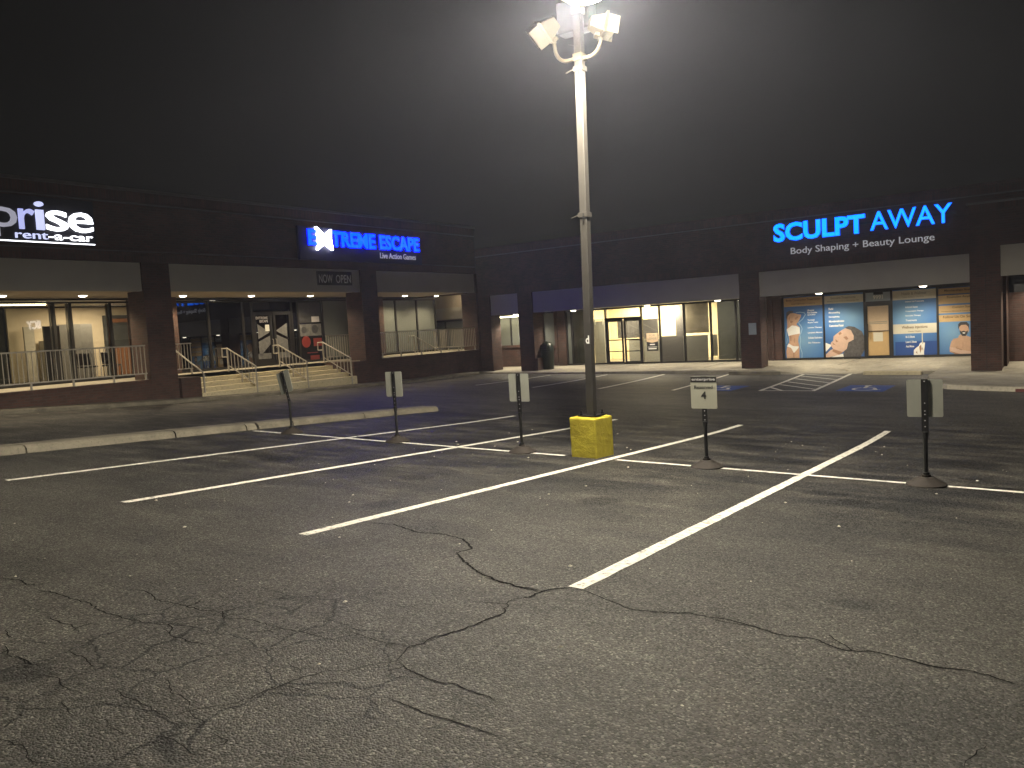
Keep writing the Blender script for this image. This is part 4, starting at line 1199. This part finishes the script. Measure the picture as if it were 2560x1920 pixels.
t = poster('door_poster', -6.68, -5.90, -.29, 1.62, 'peach poster covering the glass door between the blue posters', M['pale_tan'])
m_ = MB(); m_.rect(FP, px_(-6.68), px_(-5.90), pz_(-.29), pz_(.63), .002); m_.build('lower_sheet', 'tan', t)
m_ = MB(); m_.rect(FP, px_(-6.47), px_(-6.13), pz_(.25), pz_(.60), .004); m_.build('blank_square', 'offwhite', t)
m_ = MB(); [m_.rect(FP, px_(a), px_(b), pz_(z), pz_(z + .025), .004) for a, b, z in ((-6.62, -5.96, .99), (-6.62, -5.96, .93))]; m_.build('rule_lines', 'grey_ink', t)
m_ = MB(); m_.rect(FP, px_(-6.72), px_(-5.83), pz_(1.80), pz_(2.14), .001); m_.build('transom_sheet', 'pale_blue', t)
T_(t, 'door_number', 'white_print', [('9991', -6.45, -6.10, 1.87, 2.03, .02)])

t = poster('window_poster', -5.76, -4.27, -.37, 2.18, 'blue window poster with a white gloved hand holding a syringe', blueprint_mat('blue_print_c', -5.2, 1.2))
for a, b in ((1.79, 2.14), (.505, .87)):
    m_ = MB(); m_.rect(FP, px_(-5.76), px_(-4.27), pz_(a), pz_(b), .002); m_.build('heading_band', 'offwhite', t)
m_ = MB(); m_.rect(FP, px_(-5.70), px_(-4.28), pz_(-.36), pz_(.20), .002); m_.build('lower_panel', 'blue_dk', t)
T_(t, 'heading_text', 'grey_ink', [('Health & Wellness', -5.44, -4.60, 1.96, 2.07, .02), ('Detox & Balance Total Body', -5.40, -4.68, 1.84, 1.91, .01)])
T_(t, 'band_text', 'tan_ink', [('Wellness Injections', -5.46, -4.58, .66, .80, .02), ('Coming Weekly', -5.24, -4.80, .55, .61, .02)])
T_(t, 'list_text', 'white_print', [('Integral Cell Treatments', -5.32, -4.68, 1.67, 1.74, .02), ('Infrared Sauna', -5.32, -4.90, 1.47, 1.54, .02), ('Compression Therapy', -5.32, -4.70, 1.31, 1.38, .02), ('Red Light Therapy', -5.32, -4.80, 1.14, 1.21, .02), ('Treatments', -5.32, -4.94, .97, 1.04, .02),
   ('B-12 Shots', -5.33, -5.02, .34, .42, .03), ('Low-C Shots', -5.33, -4.96, .15, .23, .03), ('And More', -5.33, -5.05, -.02, .06, .03)])
G_(t, 'glove', 'white_print', [[(690, 945), (690, 850), (720, 820), (760, 790), (775, 755), (800, 740), (845, 745), (840, 800), (830, 870), (835, 945)]], A3, .004)
G_(t, 'glove_shade', 'skin_dk', [[(765, 800), (790, 770), (800, 830), (780, 890)], [(720, 880), (735, 860), (740, 900)], [(805, 830), (815, 800), (820, 860)]], A3, .0048)
rib(t, 'syringe', 'offwhite', [(808, 615), (808, 700), (812, 760)], A3, .035, .0052)

t = poster('window_poster', -4.21, -2.95, -.37, 2.14, 'blue window poster of a bearded bare-chested man with folded arms', blueprint_mat('blue_print_d', -3.6, .5))
for a, b in ((1.90, 2.12), (1.54, 1.86), (1.20, 1.48), (.88, 1.14)):
    m_ = MB(); m_.rect(FP, px_(-4.21), px_(-2.95), pz_(a), pz_(b), .002); m_.build('heading_band', 'tan', t)
T_(t, 'heading_text', 'tan_ink', [('Memberships Available', -4.0, -2.97, 1.97, 2.07, .02), ('Financing Available', -3.92, -2.97, 1.72, 1.83, .02), ('Coming Soon', -3.75, -3.10, 1.35, 1.45, .02), ('Permanent Makeup & Tattoo Removal', -4.10, -2.97, 1.23, 1.29, .01), ('Follow Us On Social', -4.06, -3.02, 1.01, 1.11, .02)])
MX = 1.0
G_(t, 'torso', 'skin', [[(1290, 670), (1300, 640), (1330, 620), (1380, 620), (1395, 640), (1465, 660), (1530, 700), (1550, 800), (1540, 890), (1420, 910), (1250, 885), (1180, 860), (1175, 810), (1200, 720), (1230, 685)]], A3, .003)
G_(t, 'arms', 'skin_lt', [[(1180, 800), (1260, 800), (1340, 830), (1460, 850), (1540, 850), (1540, 890), (1440, 895), (1300, 880), (1190, 850)]], A3, .0042)
G_(t, 'arm_shade', 'skin_dk', [[(1185, 850), (1300, 882), (1440, 897), (1440, 905), (1250, 890)], [(1260, 798), (1340, 826), (1335, 835), (1255, 808)], [(1350, 720), (1355, 720), (1355, 800), (1350, 800)]], A3, .0048)
G_(t, 'face', 'skin', [[(1300, 520), (1320, 480), (1400, 480), (1425, 520), (1435, 570), (1415, 600), (1395, 640), (1340, 640), (1312, 590)]], A3, .0052)
G_(t, 'hair', 'hair', [[(1292, 560), (1290, 490), (1320, 460), (1400, 458), (1432, 490), (1430, 560), (1420, 520), (1390, 495), (1330, 500), (1305, 525)], [(1308, 570), (1330, 585), (1360, 575), (1390, 585), (1418, 570), (1412, 610), (1385, 645), (1345, 645), (1318, 615)]], A3, .006)
G_(t, 'features', 'white_print', [[(1345, 598), (1385, 598), (1375, 612), (1352, 612)]], A3, .0068)

# dark poster beside the X doors
t = thing('window_poster', (XG, 23, FZ), 'dark poster with grey faces and a red round badge beside the glass doors', 'poster')
F = FL(XG + .006)
m_ = MB(); m_.rect(F, 22.38, 23.58, 2.30, 3.15, .003); m_.build('upper_sheet', 'dkgrey_print', t)
m_ = MB(); m_.rect(F, 22.40, 23.56, 1.74, 2.24, .004); m_.build('grey_sheet', 'grey_print', t)
circ = lambda cy, cz, r: [(cy + r * cos(2 * pi * i / 20), cz + r * sin(2 * pi * i / 20)) for i in range(20)]
m_ = MB(); m_.poly(F, circ(23.2, 2.02, .18), .006); m_.poly(F, circ(22.62, 2.0, .14), .006); m_.build('dark_discs', 'dkgrey_print', t)
m_ = MB(); m_.poly(F, circ(22.69, 1.50, .24), .006); m_.rect(F, 23.08, 23.54, 1.30, 1.64, .006); m_.rect(F, 22.86, 23.36, .72, .92, .006); m_.rect(F, 22.7, 23.3, 1.02, 1.05, .006); m_.build('red_badge', 'red_print', t)
m_ = MB(); m_.rect(F, 23.06, 23.48, 2.32, 2.55, .006); m_.build('white_label', 'grey_letter', t)

# ------------------------------------------------------------------ lamp post
PX, PY = -5.80, 10.33
G0 = gz(PX, PY)
lp = thing('street_lamp', (PX, PY, G0), 'tall square-poled parking lot lamp in a yellow concrete block, its top lamp lit', 'lamp post')
m_ = MB()
bx0, bx1, by0, by1 = -6.14, -5.71, 10.12, 10.66
m_.hexa([(bx0, by0, gz(bx0, by0) - .05), (bx1, by0 + .0, gz(bx1, by0) - .05), (bx1, by1, gz(bx1, by1) - .05), (bx0, by1, gz(bx0, by1) - .05)],
        [(bx0 - .01, by0, .235), (bx1, by0, .215), (bx1, by1, .205), (bx0 - .01, by1, .225)])
m_.build('concrete_base', 'yellow', lp, bevel=.025)
pb = V((-5.91, 10.39, .21)); pt = V((-5.80, 10.39, 6.12))
m_ = MB(); m_.bar(pb, pt, .115, .115); m_.build('pole', 'pole', lp, bevel=.008)
m_ = MB(); m_.box(pb.x - .15, pb.x + .15, pb.y - .15, pb.y + .15, .228, .246)
m_.build('base_plate', 'black_post', lp)
for dx, dy in ((-.115, -.115), (.115, -.115), (-.115, .115), (.115, .115)):
    m_ = MB(); m_.lathe([(.014, .246), (.014, .31), (.004, .312)], (pb.x + dx, pb.y + dy, 0), 8); m_.lathe([(.024, .247), (.024, .272)], (pb.x + dx, pb.y + dy, 0), 6); m_.build('anchor_bolt', 'black_post', lp)
ax = lambda z: pb + (pt - pb) * ((z - pb.z) / (pt.z - pb.z))
for z in (3.17, 5.24):
    c = ax(z); m_ = MB(); m_.box(c.x - .075, c.x + .075, c.y - .075, c.y + .075, z - .035, z + .035); m_.build('clamp', 'pole', lp, bevel=.004)
    m_ = MB(); m_.tube([(c.x - .07, c.y - .06, z), (c.x - .20, c.y - .06, z - .03)], .010, 6); m_.build('clamp_bolt', 'pole', lp)
    m_ = MB(); m_.box(c.x + .01, c.x + .03, c.y - .085, c.y - .076, z - .09, z + .02); m_.build('clamp_strap', 'black_post', lp)
# sticker
c = ax(1.55); m_ = MB(); F = (V((0, c.y - .0585, 0)), V((1, 0, 0)), V((0, 0, 1)), V((0, -1, 0)))
m_.text(F, 'd', c.x - .03, c.x + .03, 1.30, 1.42, .003, bold=.03); m_.build('sticker', 'white_print', lp)
# arms
zc = 5.40
c = ax(zc)
m_ = MB(); m_.box(c.x - .07, c.x + .07, c.y - .075, c.y + .075, zc - .05, zc + .05); m_.build('arm_collar', 'fixture', lp)
armL = [(c.x - .05, c.y, zc), (c.x - .20, c.y, zc)] + [(c.x - .20 - .20 * sin(a), c.y, zc + .24 - .24 * cos(a)) for a in [pi / 2 * i / 7 for i in range(1, 8)]] + [(c.x - .41, c.y, zc + .30)]
armR = [(2 * c.x - p[0] - .04, p[1], p[2] - .02) for p in armL]
for p in (armL, armR):
    m_ = MB(); m_.tube(p, .028, 10); m_.tube([p[-1], (p[-1][0], p[-1][1], p[-1][2] + .08)], .037, 10); m_.build('arm', 'fixture', lp)


def flood(cen, aim, roll, size, hood, label=None):
    z = V(aim).normalized(); x = z.cross(V((0, 0, 1))).normalized(); y = x.cross(z)
    m3 = Matrix((x, y, -z)).transposed()
    m3 = Matrix((x, y, z)).transposed() @ Matrix.Rotation(roll, 3, 'Z')
    cen = V(cen); w, h, dp = size
    m_ = MB(); m_.frustum(cen - m3 @ V((0, 0, dp)), m3, (w * .55, h * .55), (w, h), dp); f_ = m_.build('floodlight', 'fixture', lp, bevel=.01)
    m_ = MB(); m_.obox(cen + m3 @ V((0, 0, .018)), (w + .05, h + .05, .034), m3); m_.build('lens_rim', 'fixture', f_)
    m_ = MB(); m_.obox(cen + m3 @ V((0, 0, .04)), (w - .02, h - .02, .008), m3); m_.build('lens', 'lens_off', f_)
    if hood:
        q = MB()
        for s in (-1, 1): q.obox(cen + m3 @ V((s * w / 2, 0, .12)), (.008, h, .17), m3)
        q.obox(cen + m3 @ V((0, h / 2, .12)), (w, .008, .17), m3); q.obox(cen + m3 @ V((0, -h / 2, .10)), (w, .006, .10), m3)
        q.build('visor', 'fixture_in' if hood == 2 else 'fixture', f_)
    m_ = MB(); m_.obox(cen + m3 @ V((0, -h / 2 - .03, -dp * .3)), (w * .4, .05, .06), m3); m_.build('yoke', 'fixture', f_)
    return f_


flood((c.x - .55, c.y - .02, zc + .50), (-.73, -.32, -.55), .5, (.32, .30, .22), 1)
flood((c.x + .40, c.y - .02, zc + .34), (.66, .69, -.22), .08, (.27, .25, .19), 2)
# rear shielded box behind the pole
m_ = MB(); m_.box(c.x - .62, c.x - .06, c.y + .45, c.y + .70, zc + .58, zc + 1.05); bx = m_.build('rear_fixture', 'pole', lp, bevel=.02)
m_ = MB(); m_.bar((c.x, c.y + .05, zc + .72), (c.x - .2, c.y + .46, zc + .72), .05); m_.build('bracket', 'pole', bx)
m_ = MB(); m_.tube([(c.x - .33 + .05, c.y + .2, zc + .30), (c.x - .18, c.y + .2, zc + .26), (c.x - .05, c.y + .1, zc + .30)], .008, 6); m_.build('cable', 'black_post', bx)
# lit head on top
LH = V((-5.03, 9.20, 5.82))
m_ = MB(); m_.bar((pt.x, pt.y, 6.0), (pt.x, pt.y, 6.46), .14); m_.tube([(pt.x, pt.y, 6.42), (pt.x + .3, pt.y - .45, 6.52), (LH.x, LH.y, 6.30), (LH.x, LH.y, LH.z + .2)], .03, 8); hd = m_.build('head_bracket', 'fixture', lp)
m_ = MB(); m_.frustum(LH + V((0, 0, -.10)), Matrix.Identity(3), (.66, .52), (.42, .34), .34); m_.build('lamp_head', 'fixture', lp, bevel=.02)
m_ = MB(); m_.lathe([(.27, -.105), (.25, -.14), (.17, -.175), (.01, -.19)], LH, 24); m_.build('lit_lens', 'lens_on', lp)
# batwing spread of a car-park luminaire: strongest towards the far bays, cut off above
IES = bpy.data.texts.new('lot_luminaire_ies')
va = [0, 20, 40, 50, 60, 64, 68, 72, 76, 80, 82, 84, 90, 100, 180]
cd = [1000, 1050, 1200, 1450, 2000, 2500, 2900, 2700, 1750, 900, 640, 250, 160, 130, 100]
IES.write('IESNA:LM-63-1995\nTILT=NONE\n1 1000 1 %d 1 1 2 0 0 0\n1 1 1\n%s\n0\n%s\n' % (len(va), ' '.join(map(str, va)), ' '.join(map(str, cd))))
ll = lamp('lot_lamp', 'POINT', (LH.x, LH.y - .02, LH.z - .30), 45., (1., .90, .71), .12)
ll.data.use_nodes = True
lt = ll.data.node_tree
ie = lt.nodes.new('ShaderNodeTexIES'); ie.mode = 'INTERNAL'; ie.ies = IES
em = next(n for n in lt.nodes if n.type == 'EMISSION')
lt.links.new(ie.outputs['Fac'], em.inputs['Strength'])

aim = V((4.6, -9.2, -6.0)).normalized()
lamp('lot_fill', 'AREA', (LH.x + .03, LH.y - .06, LH.z - .24), 230, (1., .90, .74), .30, aim.to_track_quat('-Z', 'Y').to_euler())  # extra beam added at the lit head to brighten the foreground


# ------------------------------------------------------------------ reserved signs
def reserved(name, x, y, label, front=False, bent=False, yaw=0.):
    g0 = gz(x, y)
    t = thing(name, (x, y, g0), label, 'sign', 'reserved bay signs on rubber bases along the cross line')
    m_ = MB(); m_.lathe([(.215, 0), (.215, .018), (.20, .03), (.10, .085), (.085, .10), (.05, .10), (.05, .125)], (x, y, g0), 28); m_.build('rubber_base', 'rubber', t)
    top = 1.22
    def P(h, dx=0., dy=0.):
        if bent and h > .60:
            a = R(15); q = h - .60
            return V((x + dx * cos(a) - sin(a) * q, y + dy, g0 + .60 + cos(a) * q + dx * sin(a)))
        return V((x + dx, y + dy, g0 + h))
    m_ = MB(); m_.lathe([(.036, .10), (.036, .15), (.026, .155)], (x, y, g0), 14); m_.tube([P(.12), P(.52), P(.60), P(.62)], [.024, .024, .034, .034], 12); m_.build('post', 'black_post', t)
    m_ = MB()
    b4 = [P(.605, dx, dy) for dx, dy in ((-.036, -.0035), (.036, -.0035), (.036, .0035), (-.036, .0035))]
    t4 = [P(top + .005, dx, dy) for dx, dy in ((-.036, -.0035), (.036, -.0035), (.036, .0035), (-.036, .0035))]
    m_.hexa(b4, t4); m_.build('channel', 'black_post', t)
    m_ = MB()
    for h in (.68, .75, .82, .86, .95, 1.2) if not front else (.64, .70, .76):
        c_ = P(h, 0, -.0042); m_.obox(c_, (.011, .003, .011), Matrix.Identity(3))
    m_.build('bolt_holes', 'grey_letter', t)
    yo = -.006 if front else .0045
    cy, sy = cos(yaw), sin(yaw)
    w = .185
    # rounded plate
    pl = []
    for (cx_, cz_), a0 in (((w - .02, top - .02), 0), ((-w + .02, top - .02), 90), ((-w + .02, top - .41), 180), ((w - .02, top - .41), 270)):
        for k_ in range(4):
            a = R(a0 + 30 * k_); pl.append((cx_ + .02 * cos(a), cz_ + .02 * sin(a)))
    q = []
    for dx, h in pl:
        p = P(h, dx * cy, yo + dx * sy); q.append(p)
    m_ = MB(); m_.prism(q, (0, .004 if not front else -.004, 0)); m_.build('sign_plate', 'plate_front' if front else 'plate', t)
    if front:
        F = (V((x, y + yo - .0045, g0)), V((cy, sy, 0)), V((0, 0, 1)), V((0, -1, 0)))
        m_ = MB(); m_.rect(F, -.183, .183, top - .078, top - .004, .001); m_.build('header_band', 'ink', t)
        m_ = MB(); m_.text(F, 'enterprise', -.165, .165, top - .065, top - .022, .002, bold=.02); m_.build('header_lettering', 'grey_letter', t)
        m_ = MB(); m_.text(F, 'Reserved', -.13, .13, top - .165, top - .12, .002, bold=.02); m_.text(F, '4', -.038, .038, top - .30, top - .20, .002, bold=.03); m_.build('sign_lettering', 'ink', t)
    return t


reserved('reserved_sign', -12.40, 10.14, 'bent sign post leaning left, leftmost of the row, its plate tilted, seen from behind', bent=True)
reserved('reserved_sign', -9.66, 10.16, 'upright blank-backed sign between the bent sign and the sign left of the yellow block', yaw=R(2))
reserved('reserved_sign', -7.03, 10.14, 'upright blank-backed sign just left of the yellow concrete block')
reserved('reserved_sign', -4.06, 10.16, 'sign facing the camera reading Reserved 4, right of the lamp post', front=True, yaw=R(-3))
reserved('reserved_sign', -1.43, 10.17, 'nearest blank-backed sign, rightmost of the row with bolt holes down its post', yaw=R(3))

# ------------------------------------------------------------------ small things
t = thing('trash_can', (rx(-20.42), 31.1, -.43), 'tall dark domed trash can against the brick between pier and black window', 'trash can')
m_ = MB(); m_.lathe([(.25, 0), (.29, .04), (.30, .80), (.31, .82), (.31, .86)], (t.location.x, 31.1, -.44), 22); m_.build('bin_body', 'green_bin', t)
m_ = MB(); m_.lathe([(.31, .862), (.31, .98), (.29, 1.10), (.23, 1.22), (.13, 1.30), (.01, 1.33)], (t.location.x, 31.1, -.44), 22); m_.build('dome_lid', 'green_bin', t)
m_ = MB(); m_.obox((t.location.x, 30.81, .62), (.34, .03, .20), Matrix.Rotation(R(-12), 3, 'X')); m_.build('flap', 'black_post', t)
for x0, x1, y, lab in ((-10.7, -8.8, 29.35, 'weathered grey concrete wheel stop left of the hatched access aisle'), (-6.02, -4.22, 29.5, 'pale yellowish concrete wheel stop right of the hatched access aisle')):
    z = gz((x0 + x1) / 2, y)
    m_ = MB(); m_.prism([(x0, y - .09, gz(x0, y) - .01), (x0, y + .09, gz(x0, y) - .01), (x0, y + .065, gz(x0, y) + .125), (x0, y - .065, gz(x0, y) + .125)], (x1 - x0, 0, gz(x1, y) - gz(x0, y)))
    m_.build('wheel_stop', 'kerb' if x0 < -8 else 'stairs', label=lab, cat='wheel stop', group='wheel stops at the accessible bays', bevel=.015)


def chair(x, y, label):
    t = thing('office_chair', (x, y, FZ), label, 'chair', 'black waiting chairs in the lit office')
    z = FZ
    m_ = MB(); m_.box(x - .24, x + .24, y - .24, y + .24, z + .42, z + .48); m_.build('seat', 'chair', t, bevel=.02)
    m_ = MB(); m_.hexa([(x - .25, y - .22, z + .50), (x - .20, y - .22, z + .50), (x - .20, y + .22, z + .50), (x - .25, y + .22, z + .50)], [(x - .31, y - .22, z + .92), (x - .26, y - .22, z + .92), (x - .26, y + .22, z + .92), (x - .31, y + .22, z + .92)]); m_.build('backrest', 'chair', t, bevel=.02)
    for dx in (-.2, .2):
        for dy in (-.2, .2):
            m_ = MB(); m_.tube([(x + dx, y + dy, z), (x + dx, y + dy, z + .42)], .014, 6); m_.build('leg', 'chair', t)


chair(-27.6, 14.15, 'black chair behind the office glass under the mirrored lettering')
chair(-27.6, 15.0, 'black chair behind the rightmost office pane, before the wooden door')

# ------------------------------------------------------------------ added haze, mostly imitating lens glow around the lamp
HZ = True
if HZ:
    k = NT('glow_mist')
    k.t.nodes.remove(k.b)
    pv = k.n('ShaderNodeVolumePrincipled')
    pv.inputs['Color'].default_value = (.76, .80, 1., 1)
    pv.inputs['Density'].default_value = .00095
    pv.inputs['Anisotropy'].default_value = .62
    k.l(pv.outputs[0], k.o.inputs['Volume'])
    m_ = MB(); m_.box(-60, 45, -45, 70, -5, 11)
    m_.build('haze', k.m, kind='stuff')
